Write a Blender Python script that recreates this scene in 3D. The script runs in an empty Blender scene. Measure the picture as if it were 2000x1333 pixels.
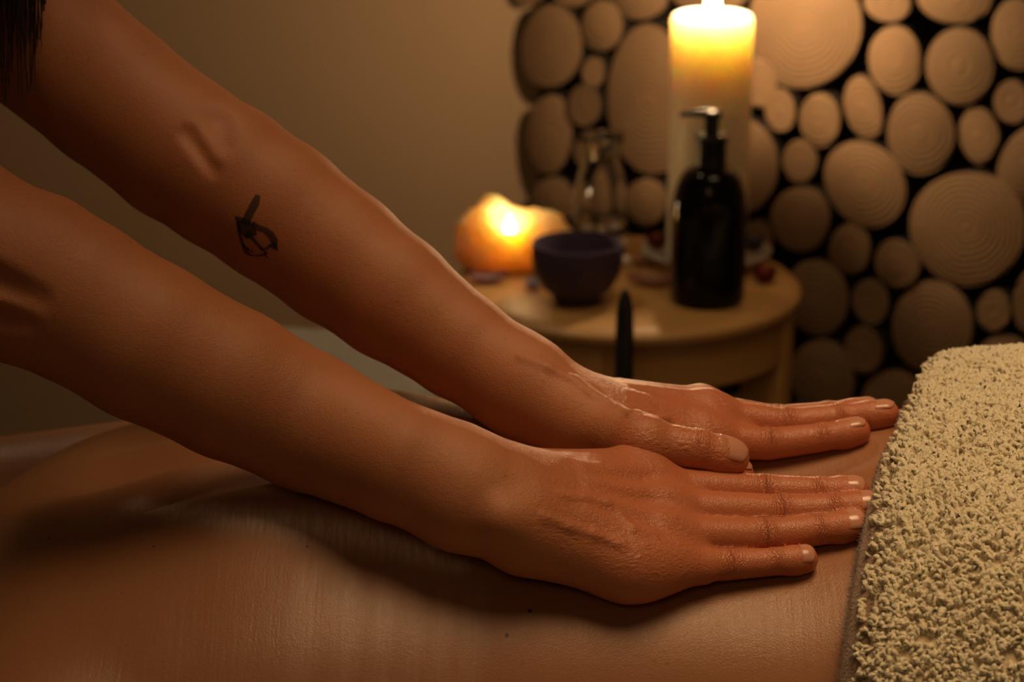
import bpy, bmesh, math, random, time
import numpy as np
from mathutils import Vector, Matrix
T0 = time.time()
SC = bpy.context.scene
COL = SC.collection
PI = math.pi

# ------------------------------------------------------------------ camera, world, lights, exposure
CAM_Z = 1.262
PITCH = math.radians(18.0)
FPX = 2000 * 50.0 / 22.3
cam = bpy.data.cameras.new('camera'); cam_o = bpy.data.objects.new('camera', cam); COL.objects.link(cam_o)
cam_o.location = (0, 0, CAM_Z); cam_o.rotation_euler = (PI/2 - PITCH, 0, 0)
cam.lens = 50; cam.sensor_width = 22.3; cam.clip_start = 0.05; cam.clip_end = 50
cam.dof.use_dof = True; cam.dof.focus_distance = 1.13; cam.dof.aperture_fstop = 5.0
SC.camera = cam_o

world = bpy.data.worlds.new('world'); SC.world = world; world.use_nodes = True
wb = world.node_tree.nodes['Background']
wb.inputs[0].default_value = (1.0, 0.66, 0.34, 1); wb.inputs[1].default_value = 0.014

def area_light(name, loc, target, size, power, color):
    l = bpy.data.lights.new(name, 'AREA'); l.shape = 'DISK'; l.size = size; l.energy = power; l.color = color
    o = bpy.data.objects.new(name, l); COL.objects.link(o); o.location = loc
    o.rotation_euler = (Vector(target) - Vector(loc)).to_track_quat('-Z', 'Y').to_euler()
    return o
def spot_light(name, loc, target, radius, power, color, cone_deg, blend):
    l = bpy.data.lights.new(name, 'SPOT'); l.shadow_soft_size = radius; l.energy = power; l.color = color
    l.spot_size = math.radians(cone_deg); l.spot_blend = blend
    o = bpy.data.objects.new(name, l); COL.objects.link(o); o.location = loc
    o.rotation_euler = (Vector(target) - Vector(loc)).to_track_quat('-Z', 'Y').to_euler()
    return o
cl = area_light('ceiling_lamp', (0.50, 0.90, 2.42), (0.46, 1.05, 0.85), 1.0, 2.9, (1.0, 0.65, 0.32)); cl.data.spread = math.radians(58)
spot_light('downlight', (-0.55, 2.0, 2.35), (-0.15, 1.25, 0.85), 0.07, 11.0, (1.0, 0.72, 0.43), 85, 0.6)
area_light('camera_fill', (-0.3, -0.9, 2.1), (0.1, 1.2, 0.8), 0.6, 1.9, (1.0, 0.62, 0.29))  # added fill light behind the camera, no lamp of the room

vs = SC.view_settings
vs.view_transform = 'Standard'; vs.look = 'None'; vs.gamma = 1.0; vs.use_curve_mapping = False; vs.exposure = 0.0
try: SC.cycles.use_denoising = True; SC.cycles.max_bounces = 8
except Exception: pass

# ------------------------------------------------------------------ pixel helpers
FWD = np.array([0, math.cos(PITCH), -math.sin(PITCH)]); UP = np.array([0, math.sin(PITCH), math.cos(PITCH)])
CP = np.array([0, 0, CAM_Z])
def ray(px, py):
    return FWD + np.array([1., 0, 0]) * ((px - 1000) / FPX) + UP * ((666.5 - py) / FPX)
def P(px, py, t): return CP + t * ray(px, py)
def lerp(a, b, t): return a + (b - a) * t
def nrm(v): v = np.asarray(v, float); return v / np.linalg.norm(v)
def sstep(a, b, x): t = np.clip((x - a) / (b - a), 0, 1); return t * t * (3 - 2 * t)

# ------------------------------------------------------------------ materials
MATS = {}
class NT:
    def __init__(s, name):
        s.m = bpy.data.materials.new(name); s.m.use_nodes = True
        s.t = s.m.node_tree; s.b = s.t.nodes['Principled BSDF']; s.out = s.t.nodes['Material Output']
    def n(s, kind, **kw):
        nd = s.t.nodes.new(kind)
        for k, v in kw.items():
            if k.startswith('i_'):
                key = k[2:]; nd.inputs[int(key) if key.isdigit() else key.replace('_', ' ')].default_value = v
            else: setattr(nd, k, v)
        return nd
    def l(s, a, b): s.t.links.new(a, b)
    def set(s, **kw):
        for k, v in kw.items(): s.b.inputs[k.replace('_', ' ')].default_value = v
    def math(s, op, a, b=None, c=None, clamp=False):
        nd = s.t.nodes.new('ShaderNodeMath'); nd.operation = op; nd.use_clamp = clamp
        for i, v in enumerate((a, b, c)):
            if v is None: continue
            if isinstance(v, (int, float)): nd.inputs[i].default_value = v
            else: s.l(v, nd.inputs[i])
        return nd.outputs[0]
    def mix(s, fac, a, b):
        nd = s.t.nodes.new('ShaderNodeMix'); nd.data_type = 'RGBA'
        for i, v in ((0, fac), (6, a), (7, b)):
            if isinstance(v, (int, float)): nd.inputs[i].default_value = v
            elif isinstance(v, tuple): nd.inputs[i].default_value = (*v, 1) if len(v) == 3 else v
            else: s.l(v, nd.inputs[i])
        return nd.outputs[2]
    def coord(s, which='Object', scale=None):
        tc = s.t.nodes.new('ShaderNodeTexCoord'); o = tc.outputs[which]
        if scale is not None:
            mp = s.t.nodes.new('ShaderNodeMapping'); mp.inputs['Scale'].default_value = scale; s.l(o, mp.inputs[0]); o = mp.outputs[0]
        return o
    def noise(s, co, scale, detail=3, rough=0.5):
        nd = s.n('ShaderNodeTexNoise'); nd.inputs['Scale'].default_value = scale; nd.inputs['Detail'].default_value = detail
        nd.inputs['Roughness'].default_value = rough; s.l(co, nd.inputs['Vector']); return nd.outputs['Fac']
    def ramp(s, fac, stops):
        nd = s.n('ShaderNodeValToRGB'); cr = nd.color_ramp
        while len(cr.elements) < len(stops): cr.elements.new(0.5)
        for e, (p, c) in zip(cr.elements, stops): e.position = p; e.color = (*c, 1)
        s.l(fac, nd.inputs[0]); return nd.outputs[0]
    def bump(s, h, dist, strength=1.0, prev=None):
        nd = s.n('ShaderNodeBump'); nd.inputs['Distance'].default_value = dist; nd.inputs['Strength'].default_value = strength
        s.l(h, nd.inputs['Height'])
        if prev is not None: s.l(prev, nd.inputs['Normal'])
        return nd.outputs['Normal']
    def attr(s, name):
        nd = s.n('ShaderNodeAttribute'); nd.attribute_name = name; return nd.outputs['Fac']

def simple(name, col, rough=0.5, var=0.15, scale=30, bump=0.0, bscale=200, **kw):
    if name in MATS: return MATS[name]
    m = NT(name); co = m.coord()
    f = m.noise(co, scale, 4)
    c2 = tuple(max(0, c * (1 - var)) for c in col); c1 = tuple(min(1, c * (1 + var)) for c in col)
    m.l(m.mix(f, c2, c1), m.b.inputs['Base Color']); m.set(Roughness=rough, **kw)
    if bump: m.l(m.bump(m.noise(co, bscale, 3), bump), m.b.inputs['Normal'])
    MATS[name] = m.m; return m.m

def skin_mat(name, base, dark, red, hand=False, rough=0.45, oil=False, moles=()):
    m = NT(name); co = m.coord()
    big = m.noise(co, 14, 4, 0.6); mid = m.noise(co, 95, 4, 0.65); fine = m.noise(co, 420, 2)
    col = m.mix(m.math('MULTIPLY_ADD', big, 1.6, -0.3, clamp=True), dark, base)
    col = m.mix(m.math('MULTIPLY', m.math('SUBTRACT', mid, 0.42, clamp=True), 1.6, clamp=True), col, red)
    vor = m.n('ShaderNodeTexVoronoi', i_Scale=130.0); m.l(co, vor.inputs['Vector'])
    fr = m.math('MULTIPLY', m.math('LESS_THAN', vor.outputs['Distance'], 0.13), m.math('GREATER_THAN', m.noise(co, 60, 2), 0.56))
    col = m.mix(m.math('MULTIPLY', fr, 0.28), col, (dark[0]*0.45, dark[1]*0.4, dark[2]*0.4))
    if hand:
        col = m.mix(m.math('MULTIPLY', m.attr('red'), 0.75, clamp=True), col, (red[0]*1.15, red[1]*0.88, red[2]*0.85))
    for (mx, my, mz, r) in moles:
        vm = m.n('ShaderNodeVectorMath', operation='DISTANCE'); m.l(co, vm.inputs[0]); vm.inputs[1].default_value = (mx, my, mz)
        f = m.math('SUBTRACT', 1.0, m.math('SMOOTH_MIN', m.math('DIVIDE', vm.outputs['Value'], r), 1.0, 0.1), clamp=True)
        f = m.math('MULTIPLY', f, 3.0, clamp=True)
        col = m.mix(f, col, (0.045, 0.018, 0.010))
    m.l(col, m.b.inputs['Base Color'])
    # fine skin relief: crossing furrows
    v2 = m.n('ShaderNodeTexVoronoi', i_Scale=750.0 if not oil else 620.0, feature='DISTANCE_TO_EDGE'); m.l(co, v2.inputs['Vector'])
    cells = m.math('MINIMUM', v2.outputs['Distance'], 0.22)
    h = m.math('ADD', m.math('MULTIPLY', cells, 1.6), m.math('MULTIPLY', fine, 0.8))
    nb = m.bump(h, 0.00022 if not oil else 0.00013)
    nb = m.bump(mid, 0.00015, 1.0, nb)
    if hand:
        ph = m.math('ADD', m.math('MULTIPLY', m.attr('ws'), 2*PI/0.0034), m.math('MULTIPLY', m.noise(co, 170, 3), 17.0))
        wv = m.math('POWER', m.math('ABSOLUTE', m.math('SINE', ph)), 0.6)
        nb = m.bump(m.math('MULTIPLY', wv, m.attr('ww')), 0.0007, 1.0, nb)
        # long slack-skin creases over the hand back
        sco = m.coord('Object', (130, 330, 330))
        cr = m.math('MULTIPLY', m.math('ABSOLUTE', m.math('SUBTRACT', m.noise(sco, 1.0, 3, 0.6), 0.5)), m.attr('wb'))
        nb = m.bump(cr, 0.0013, 1.0, nb)
    if oil:
        st = m.coord('Object', (300, 14, 20))
        streak = m.noise(st, 1.0, 3, 0.6)
        nb = m.bump(streak, 0.00022, 1.0, nb)
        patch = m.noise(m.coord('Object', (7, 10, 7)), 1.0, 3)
        pale_sheen = m.math('MULTIPLY', m.attr('sheen_paint'), m.math('MULTIPLY_ADD', m.noise(m.coord('Object', (520, 60, 60)), 1.0, 3, .7), 1.7, -.12, clamp=True), clamp=True)
        m.l(m.mix(m.math('MULTIPLY', pale_sheen, .85), col, (.86, .68, .60)), m.b.inputs['Base Color'])  # the back's whitish sheen is painted into the base colour
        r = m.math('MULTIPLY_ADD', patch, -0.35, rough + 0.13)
        r = m.math('SUBTRACT', m.math('ADD', r, m.math('MULTIPLY', streak, 0.12)), m.math('MULTIPLY', m.attr('sheen_paint'), .16))
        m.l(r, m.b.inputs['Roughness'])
    elif hand:
        m.l(m.math('SUBTRACT', rough, m.math('MULTIPLY', m.math('MULTIPLY', m.attr('red'), 3.0, clamp=True), .15)), m.b.inputs['Roughness'])
    else:
        m.set(Roughness=rough)
    m.l(nb, m.b.inputs['Normal'])
    m.set(Subsurface_Weight=0.12, Subsurface_Scale=0.006, Specular_IOR_Level=0.5)
    m.b.inputs['Subsurface Radius'].default_value = (1.0, 0.35, 0.2)
    return m.m

# ------------------------------------------------------------------ objects
def put(o, parent=None):
    COL.objects.link(o)
    if parent is not None:
        o.parent = parent
    return o
def tag(o, label=None, cat=None, group=None, kind=None):
    if label: o['label'] = label
    if cat: o['category'] = cat
    if group: o['group'] = group
    if kind: o['kind'] = kind
    return o
def empty(name, loc, label, cat, group=None):
    o = bpy.data.objects.new(name, None); o.location = loc; o.empty_display_size = 0.05; COL.objects.link(o)
    return tag(o, label, cat, group)
def world_child(o, root):
    """parent a mesh written in world coordinates under an Empty"""
    o.parent = root; o.location = -Vector(root.location)
    return o
def mesh_np(name, V, F, mat, smooth=True, parent=None, attrs=None):
    if isinstance(F, np.ndarray) and not attrs:
        used, inv = np.unique(F, return_inverse=True); V = np.asarray(V)[used]; F = inv.reshape(F.shape)
    me = bpy.data.meshes.new(name)
    V = np.ascontiguousarray(V, np.float32)
    if isinstance(F, np.ndarray):
        k = F.shape[1]
        me.vertices.add(len(V)); me.vertices.foreach_set('co', V.ravel())
        me.loops.add(F.size); me.loops.foreach_set('vertex_index', F.ravel().astype(np.int32))
        me.polygons.add(len(F)); me.polygons.foreach_set('loop_start', np.arange(0, F.size, k, dtype=np.int32))
        me.update(calc_edges=True); me.validate()
    else:
        me.from_pydata(V.tolist(), [], F); me.update()
    if smooth: me.polygons.foreach_set('use_smooth', np.ones(len(me.polygons), bool))
    if mat is not None:
        for m_ in (mat if isinstance(mat, (list, tuple)) else [mat]): me.materials.append(m_)
    for k_, a in (attrs or {}).items():
        at = me.attributes.new(k_, 'FLOAT', 'POINT'); at.data.foreach_set('value', np.ascontiguousarray(a, np.float32))
    o = bpy.data.objects.new(name, me); COL.objects.link(o)
    if parent is not None: world_child(o, parent)
    return o
def bm_obj(name, bm, mat, parent=None, smooth=False, world=False):
    me = bpy.data.meshes.new(name); bmesh.ops.recalc_face_normals(bm, faces=bm.faces); bm.to_mesh(me); bm.free()
    for m_ in (mat if isinstance(mat, (list, tuple)) else [mat]): me.materials.append(m_)
    if smooth:
        me.polygons.foreach_set('use_smooth', np.ones(len(me.polygons), bool))
        me.set_sharp_from_angle(angle=math.radians(smooth if smooth is not True else 50))
    o = bpy.data.objects.new(name, me); COL.objects.link(o)
    if parent is not None:
        if world: world_child(o, parent)
        else: o.parent = parent
    return o
def add_box(bm, lo, hi, bev=0.0, M=None):
    r = bmesh.ops.create_cube(bm, size=1.0); vs_ = r['verts']
    c = [(a + b) / 2 for a, b in zip(lo, hi)]; s = [b - a for a, b in zip(lo, hi)]
    for v in vs_: v.co = Vector((v.co.x*s[0]+c[0], v.co.y*s[1]+c[1], v.co.z*s[2]+c[2]))
    if bev:
        es = list({e for v in vs_ for e in v.link_edges})
        rr = bmesh.ops.bevel(bm, geom=es, offset=bev, segments=3, affect='EDGES', profile=0.6)
        vs_ = rr['verts']
        vs_ = list({v for f in rr['faces'] for v in f.verts} | set(vs_))
    if M is not None:
        for v in vs_: v.co = M @ v.co
    return vs_
def lathe(bm, prof, seg=40, center=(0, 0, 0), sx=1.0, sy=1.0, close=True):
    rings = []
    for (r, z) in prof:
        if r < 1e-6:
            rings.append([bm.verts.new((center[0], center[1], center[2] + z))])
        else:
            rings.append([bm.verts.new((center[0] + sx*r*math.cos(2*PI*i/seg), center[1] + sy*r*math.sin(2*PI*i/seg), center[2] + z)) for i in range(seg)])
    for a, b in zip(rings[:-1], rings[1:]):
        for i in range(seg):
            j = (i + 1) % seg
            if len(a) == 1 and len(b) == 1: continue
            if len(a) == 1: bm.faces.new((a[0], b[j], b[i]))
            elif len(b) == 1: bm.faces.new((a[i], a[j], b[0]))
            else: bm.faces.new((a[i], a[j], b[j], b[i]))
    return rings
def tube(bm, pts, rad, seg=8):
    pts = [Vector(p) for p in pts]; n = len(pts)
    rad = rad if isinstance(rad, (list, tuple)) else [rad]*n
    rings = []
    for i, p in enumerate(pts):
        d = (pts[min(i+1, n-1)] - pts[max(i-1, 0)]).normalized()
        a = d.orthogonal().normalized() if i == 0 else (prev - d * prev.dot(d)).normalized()
        prev = a; b = d.cross(a)
        rings.append([bm.verts.new(p + (a*math.cos(2*PI*k/seg) + b*math.sin(2*PI*k/seg)) * rad[i]) for k in range(seg)])
    for r0, r1 in zip(rings[:-1], rings[1:]):
        for k in range(seg): bm.faces.new((r0[k], r0[(k+1) % seg], r1[(k+1) % seg], r1[k]))
    bm.faces.new(rings[0][::-1]); bm.faces.new(rings[-1])

# ------------------------------------------------------------------ implicit surfaces
BIG = np.float32(1e3)
def smin(a, b, k):
    h = np.maximum(k - np.abs(a - b), 0) / k
    return np.minimum(a, b) - h * h * k * 0.25
def smax(a, b, k): return -smin(-a, -b, k)
def cone(Q, a, b, ra, rb):
    a = np.asarray(a, np.float32); ba = np.asarray(b, np.float32) - a
    pa = Q - a; l2 = float(ba @ ba)
    t = np.clip((pa @ ba) / max(l2, 1e-12), 0, 1)
    d = pa - t[:, None] * ba
    return np.sqrt(np.einsum('ij,ij->i', d, d)) - (ra + (rb - ra) * t).astype(np.float32)
def near_seg(c, R, a, b, r, pad=0.035):
    a = np.asarray(a); ba = np.asarray(b) - a; pa = c - a
    t = np.clip(pa @ ba / max(ba @ ba, 1e-12), 0, 1)
    return np.linalg.norm(pa - t * ba) - r < R + pad
def ball(Q):
    lo, hi = Q.min(0), Q.max(0); c = (lo + hi) / 2
    return c, float(np.linalg.norm(hi - lo) / 2)
def surface_nets(D, lo, h):
    S = D < 0
    nx, ny, nz = D.shape
    cnt = np.zeros((nx-1, ny-1, nz-1), np.uint8)
    for i in (0, 1):
        for j in (0, 1):
            for k in (0, 1): cnt += S[i:nx-1+i, j:ny-1+j, k:nz-1+k]
    act = np.argwhere((cnt > 0) & (cnt < 8))
    idx = np.full(cnt.shape, -1, np.int32); idx[tuple(act.T)] = np.arange(len(act))
    cor = [(i, j, k) for i in (0, 1) for j in (0, 1) for k in (0, 1)]
    vals = {c: D[act[:, 0]+c[0], act[:, 1]+c[1], act[:, 2]+c[2]] for c in cor}
    acc = np.zeros((len(act), 3)); num = np.zeros(len(act))
    for c in cor:
        for ax in range(3):
            if c[ax]: continue
            e = list(c); e[ax] = 1; e = tuple(e)
            a, b = vals[c], vals[e]; m = (a < 0) != (b < 0)
            t = np.where(m, a / np.where(m, a - b, 1), 0)
            p = np.zeros((len(act), 3)); p[:] = c; p[:, ax] += t
            acc += p * m[:, None]; num += m
    V = (act + acc / num[:, None]) * h + lo
    F = []
    for ax in range(3):
        s0 = [slice(None)]*3; s1 = [slice(None)]*3; s0[ax] = slice(0, -1); s1[ax] = slice(1, None)
        A, B = S[tuple(s0)], S[tuple(s1)]
        e = np.argwhere(A != B)
        u, v = (ax+1) % 3, (ax+2) % 3
        ok = (e[:, u] > 0) & (e[:, v] > 0) & (e[:, u] < D.shape[u]-1) & (e[:, v] < D.shape[v]-1)
        e = e[ok]; flip = ~A[tuple(e.T)]
        q = []
        for du, dv in ((1, 1), (0, 1), (0, 0), (1, 0)):
            c = e.copy(); c[:, u] -= du; c[:, v] -= dv; q.append(idx[tuple(c.T)])
        q = np.stack(q, 1); q[flip] = q[flip][:, ::-1]
        F.append(q)
    F = np.concatenate(F); F = F[(F >= 0).all(1)]
    return V, F
def mesh_sdf(f, lo, hi, h, B=6, slack=1.25):
    lo = np.asarray(lo, float); nb = np.ceil((np.asarray(hi) - lo) / h / B).astype(int)
    bi = np.stack(np.meshgrid(*[np.arange(n) for n in nb], indexing='ij'), -1).reshape(-1, 3)
    # coarse pass in slabs so that far primitives are skipped
    cen = (lo + (bi + 0.5) * B * h).astype(np.float32)
    dc = np.full(len(bi), BIG, np.float32)
    G = 6
    key = ((bi[:, 0]//G) * 4096 + bi[:, 1]//G) * 4096 + bi[:, 2]//G
    order = np.argsort(key, kind='stable'); ks = key[order]
    cuts = np.flatnonzero(np.diff(ks)) + 1
    for g in np.split(order, cuts): dc[g] = f(cen[g])
    R = B * h * 0.87 * slack
    act = np.abs(dc) < R
    D = np.repeat(np.repeat(np.repeat(dc.reshape(nb), B, 0), B, 1), B, 2)
    D = np.pad(D, ((0, 1),)*3, mode='edge')
    loc = np.stack(np.meshgrid(*[np.arange(B+1)]*3, indexing='ij'), -1).reshape(-1, 3)
    ai = order[act[order]]; ak = key[ai]
    cuts = np.flatnonzero(np.diff(ak)) + 1
    for g in np.split(ai, cuts):
        I = (bi[g][:, None, :] * B + loc[None]).reshape(-1, 3)
        D[tuple(I.T)] = f((lo + I * h).astype(np.float32))
    return surface_nets(D, lo, h)
def relax(V, F, it=1, lam=0.5, mu=-0.52):
    E = np.concatenate([F[:, [i, (i+1) % 4]] for i in range(4)])
    n = len(V); deg = np.bincount(E[:, 0], minlength=n) + np.bincount(E[:, 1], minlength=n)
    for _ in range(it):
        for w in (lam, mu):
            S = np.stack([np.bincount(E[:, 0], V[E[:, 1], k], n) + np.bincount(E[:, 1], V[E[:, 0], k], n) for k in range(3)], 1)
            V = V + w * (S / deg[:, None] - V)
    return V
def grad(f, p, e=0.001):
    Q = np.array([p + np.eye(3)[i]*s*e for i in range(3) for s in (1, -1)], np.float32)
    d = f(Q); return nrm([d[0]-d[1], d[2]-d[3], d[4]-d[5]])
def raycast(f, px, py, off=0.0, t0=0.9, t1=1.5, n=1400):
    ts = np.linspace(t0, t1, n); r = ray(px, py)
    d = f((CP + ts[:, None] * r).astype(np.float32)) - off
    i = np.flatnonzero(d < 0)
    if len(i) and i[0] > 0:
        j = i[0]; t = ts[j-1] + (ts[j]-ts[j-1]) * d[j-1] / (d[j-1] - d[j])
    else: t = ts[np.argmin(d)]
    return CP + t * r

# ------------------------------------------------------------------ client lying face down on the massage table
YC = 1.123; BED = 0.63; ZT = 0.83
KN = np.array([  # x, half width, back height offset
 (-.46, .07, -.100), (-.40, .085, -.095), (-.345, .115, -.082), (-.30, .156, -.048), (-.25, .186, -.014), (-.19, .192, -.001), (-.11, .186, .012),
 (-.02, .168, .007), (.06, .154, -.004), (.12, .150, -.009), (.165, .152, -.004), (.21, .162, .008), (.27, .176, .016),
 (.36, .186, .020), (.45, .182, .010), (.52, .172, -.02), (.60, .15, -.06)])
def knot(x, col):
    # smooth interpolation (cosine between knots, then averaged)
    xs = KN[:, 0]; o = 0
    for dx in (-.024, -.012, 0, .012, .024): o = o + np.interp(x + dx, xs, KN[:, col])
    return (o / 5).astype(np.float32)
C_ARMS = []
def client_prims():
    L = []
    a, b = P(330, 938, 1.42), P(-300, 1008, 1.40)
    L += [(a, b, .040, .036, .012), (b, (-.60, 1.34, .668), .037, .026, .02), ((-.60, 1.34, .668), (-.68, 1.30, .655), .022, .016, .02)]
    sn = np.array([-.235, .955, .725])
    L += [(sn, (-.46, .90, .69), .052, .038, .04), ((-.46, .90, .69), (-.64, .96, .665), .036, .026, .02), ((-.64, .96, .665), (-.71, 1.0, .655), .022, .016, .02)]
    L += [((-.34, YC, .725), (-.45, YC, .71), .058, .055, .03), ((-.47, YC, .715), (-.53, YC, .715), .082, .078, .03)]
    for s in (-1, 1):
        L += [((.46, YC+s*.085, .72), (.86, YC+s*.09, .695), .088, .06, .03), ((.86, YC+s*.09, .693), (.98, YC+s*.09, .692), .058, .058, .03),
              ((.98, YC+s*.09, .692), (1.24, YC+s*.09, .672), .058, .036, .03), ((1.24, YC+s*.09, .672), (1.40, YC+s*.10, .668), .036, .026, .02)]
    return L
CPR = client_prims()
def client_bump(x, dy):
    ax = np.abs(dy)
    g = -.0085 * np.exp(-(dy/.017)**2) * sstep(-.30, -.20, x) * (1 - sstep(.16, .26, x))
    e = .0045 * np.exp(-((ax-.040)/.024)**2) * sstep(-.18, -.02, x) * (1 - sstep(.15, .24, x))
    s = .013 * np.exp(-((x+.135)/.055)**2 - ((ax-.088)/.036)**2) + .006*np.exp(-((x+.075)/.03)**2 - ((ax-.095)/.03)**2)
    t = -.006 * np.exp(-((x+.165)/.05)**2 - ((ax-.047)/.016)**2)
    Lx = np.interp(x, [-.19, -.10, -.02, .03], [.046, .068, .098, .115])
    st = .0055 * (1 - sstep(-.011, .011, ax - Lx)) * sstep(-.22, -.16, x) * (1 - sstep(-.03, .03, x))
    return g + e + s + t + st
def client_sdf(Q):
    Q = np.asarray(Q, np.float32); x = Q[:, 0]; dy = Q[:, 1] - YC
    a = knot(x, 1); zt = ZT + knot(x, 2); b = (zt - BED - .004) / 2; zc = BED + .004 + b
    z = Q[:, 2] - zc
    z = z - client_bump(x, dy) * sstep(-.02, .05, z)
    p = 2.35
    rr = ((np.abs(dy)/a)**p + (np.abs(z)/b)**p) ** (1/p)
    d = (rr - 1) * np.minimum(a, b)
    d = smax(d, np.maximum(-.44 - x, x - .56), .04)
    c, R = ball(Q)
    for (p0, p1, r0, r1, k) in CPR:
        if near_seg(c, R, p0, p1, max(r0, r1), .06): d = smin(d, cone(Q, p0, p1, r0, r1), k)
    d = smax(d, BED + .0035 - Q[:, 2], .006)
    return d.astype(np.float32)
def place(px, py, h): return raycast(client_sdf, px, py, h)
def settle(x, y, h):
    zs = np.linspace(.95, .70, 600); Q = np.stack([np.full(600, x), np.full(600, y), zs], 1).astype(np.float32)
    d = client_sdf(Q) - h; i = np.flatnonzero(d < 0)[0]
    return np.array([x, y, zs[i]])

# ------------------------------------------------------------------ masseuse: two arms (fine) joined to shoulders, head, trunk and legs (coarse)
class Hand: pass
def build_hand(h):
    """fills h.prims (arm + palm) and h.fingers from joint positions; h.lat points to the thumb side, h.nrm out of the hand back"""
    pr = []
    A = h.arm
    for (p0, r0), (p1, r1) in zip(A[:-1], A[1:]): pr.append((p0, p1, r0, r1, .004))
    w = h.wrist; d = nrm(h.mcp[1] - w); n = h.nrm; lat = h.lat
    fa = A[-1][0]
    for s in (-1, 1):
        pr.append((fa + lat*s*.009, w + lat*s*.0105, A[-1][1]*.84, .0182, .02))
    offs = (.0145, .005, -.005, -.0135); rw = (.0165, .0175, .0175, .0165)
    for i in range(4): pr.append((w + lat*offs[i] + d*.006, h.mcp[i] - n*.0015, rw[i], h.mr[i], .012))
    for i in range(4): pr.append((w*.3 + h.mcp[i]*.7 - n*.007, h.mcp[i] - n*.004, h.mr[i]*.95, h.mr[i]*.85, .010))
    T = h.thumb
    pr.append((w + lat*.013 - n*.004 + d*.008, T[0], .0165, .0130, .012))
    pr.append((w + lat*.004 - n*.010 + d*.012, w*.4 + T[0]*.3 + h.mcp[1]*.3 - n*.012, .0165, .0140, .014))
    pr.append((T[0]*.8 + w*.2 - n*.004, h.mcp[0]*.55 + w*.45 - n*.002, .0075, .0095, .012))     # web between thumb and hand
    for (p0, p1, r0, r1) in h.extra: pr.append((p0, p1, r0, r1, .014))
    # knuckle heads, tendons and veins standing out of the hand back
    for i in range(4):
        pr.append((h.mcp[i] + n*.0034, h.mcp[i] + n*.0034 + d*.002, h.mr[i]*.78, h.mr[i]*.74, .006))
        top = w + lat*offs[i]*.55 + n*.0148 + d*.012; kn = h.mcp[i] + n*(h.mr[i]*.98)
        q = lerp(top, kn, .35); pr.append((q + n*.0004, kn - n*.001, .0017, .0016, .0065))
    for (vp, r) in h.veins:
        for p0, p1 in zip(vp[:-1], vp[1:]): pr.append((p0, p1, r, r, .0035))
    pr.append((w - lat*.017 + n*.010 - d*.013, w - lat*.017 + n*.0095 - d*.009, .0085, .0085, .010))   # ulna head
    h.prims = pr
    h.chains = []
    for i in range(4):
        h.chains.append(([h.mcp[i]] + list(h.fing[i]), [h.fr[i][0]*1.06] + list(h.fr[i][1:]), .012, .030))
    h.chains.append((list(T), list(h.tr), .004, .020))
    return h
def chain_sdf(Q, pts, rad, n):
    d = None
    for p0, p1, r0, r1 in zip(pts[:-1], pts[1:], rad[:-1], rad[1:]):
        e = cone(Q, p0, p1, r0, r1); d = e if d is None else np.minimum(d, e)
    # joint swellings and a pad under the last phalanx
    for j in range(1, len(pts)-1):
        e = cone(Q, pts[j] + n*.0008, pts[j] + n*.0008 + (pts[j+1]-pts[j])*.02, rad[j]*.985, rad[j]*.985); d = smin(d, e, .0010)
    m = lerp(pts[-2], pts[-1], .72) - n*.0012
    d = smin(d, cone(Q, m, pts[-1] - n*.001, rad[-1]*1.12, rad[-1]*.98), .006)
    return d
def arm_sdf(h):
    def f(Q):
        Q = np.asarray(Q, np.float32); c, R = ball(Q); d = np.full(len(Q), BIG, np.float32)
        for (p0, p1, r0, r1, k) in h.prims:
            if near_seg(c, R, p0, p1, max(r0, r1)): d = smin(d, cone(Q, p0, p1, r0, r1), k)
        for (pts, rad, u0, u1) in h.chains:
            if not near_seg(c, R, pts[0], pts[-1], .03): continue
            fd = chain_sdf(Q, pts, rad, h.nrm)
            u = (Q - pts[0].astype(np.float32)) @ nrm(pts[1] - pts[0]).astype(np.float32)
            k = .0011 + .0085 * (1 - sstep(u0, u1, u))
            d = smin(d, fd, k)
        for (p0, p1, r, k) in h.cuts:
            if near_seg(c, R, p0, p1, r): d = smax(d, -cone(Q, p0, p1, r, r*.7), k)
        return d.astype(np.float32)
    return f

# --- right arm and hand, nearest the camera
R = Hand()
R.wrist = place(992, 990, .031)
R.mcp = [place(1268, 952, .0175), place(1290, 997, .0175), place(1284, 1047, .0165), place(1262, 1102, .0150)]
R.mr = [.0118, .0120, .0113, .0104]
R.fing = [[place(1490, 960, .0098), place(1600, 962, .0082), place(1668, 959, .0068)],
          [place(1522, 1001, .0100), place(1632, 995, .0084), place(1694, 989, .0070)],
          [place(1490, 1047, .0096), place(1600, 1036, .0080), place(1668, 1026, .0067)],
          [place(1420, 1104, .0086), place(1512, 1098, .0073), place(1570, 1092, .0062)]]
R.fr = [(.0098, .0086, .0077, .0064), (.0100, .0089, .0079, .0065), (.0096, .0085, .0076, .0063), (.0088, .0077, .0068, .0057)]
R.thumb = [place(1238, 925, .0200), place(1362, 932, .0125), place(1436, 928, .0095)]
R.tr = [.0125, .0104, .0084]
d_ = nrm(R.mcp[1] - R.wrist); l_ = R.mcp[0] - R.mcp[3]; R.lat = nrm(l_ - d_ * (l_ @ d_)); R.nrm = nrm(np.cross(d_, R.lat))
if R.nrm[2] < 0: R.nrm = -R.nrm
tw = float((R.wrist - CP) @ FWD)
R.arm = [(P(-30, 520, 1.10), .0435), (P(60, 545, 1.10), .0415), (P(140, 583, 1.10), .0390), (P(285, 667, 1.10), .0380), (P(450, 750, 1.105), .0360),
         (P(600, 824, 1.11), .0330), (P(780, 905, tw), .0280), (P(900, 955, tw), .0245)]
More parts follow.
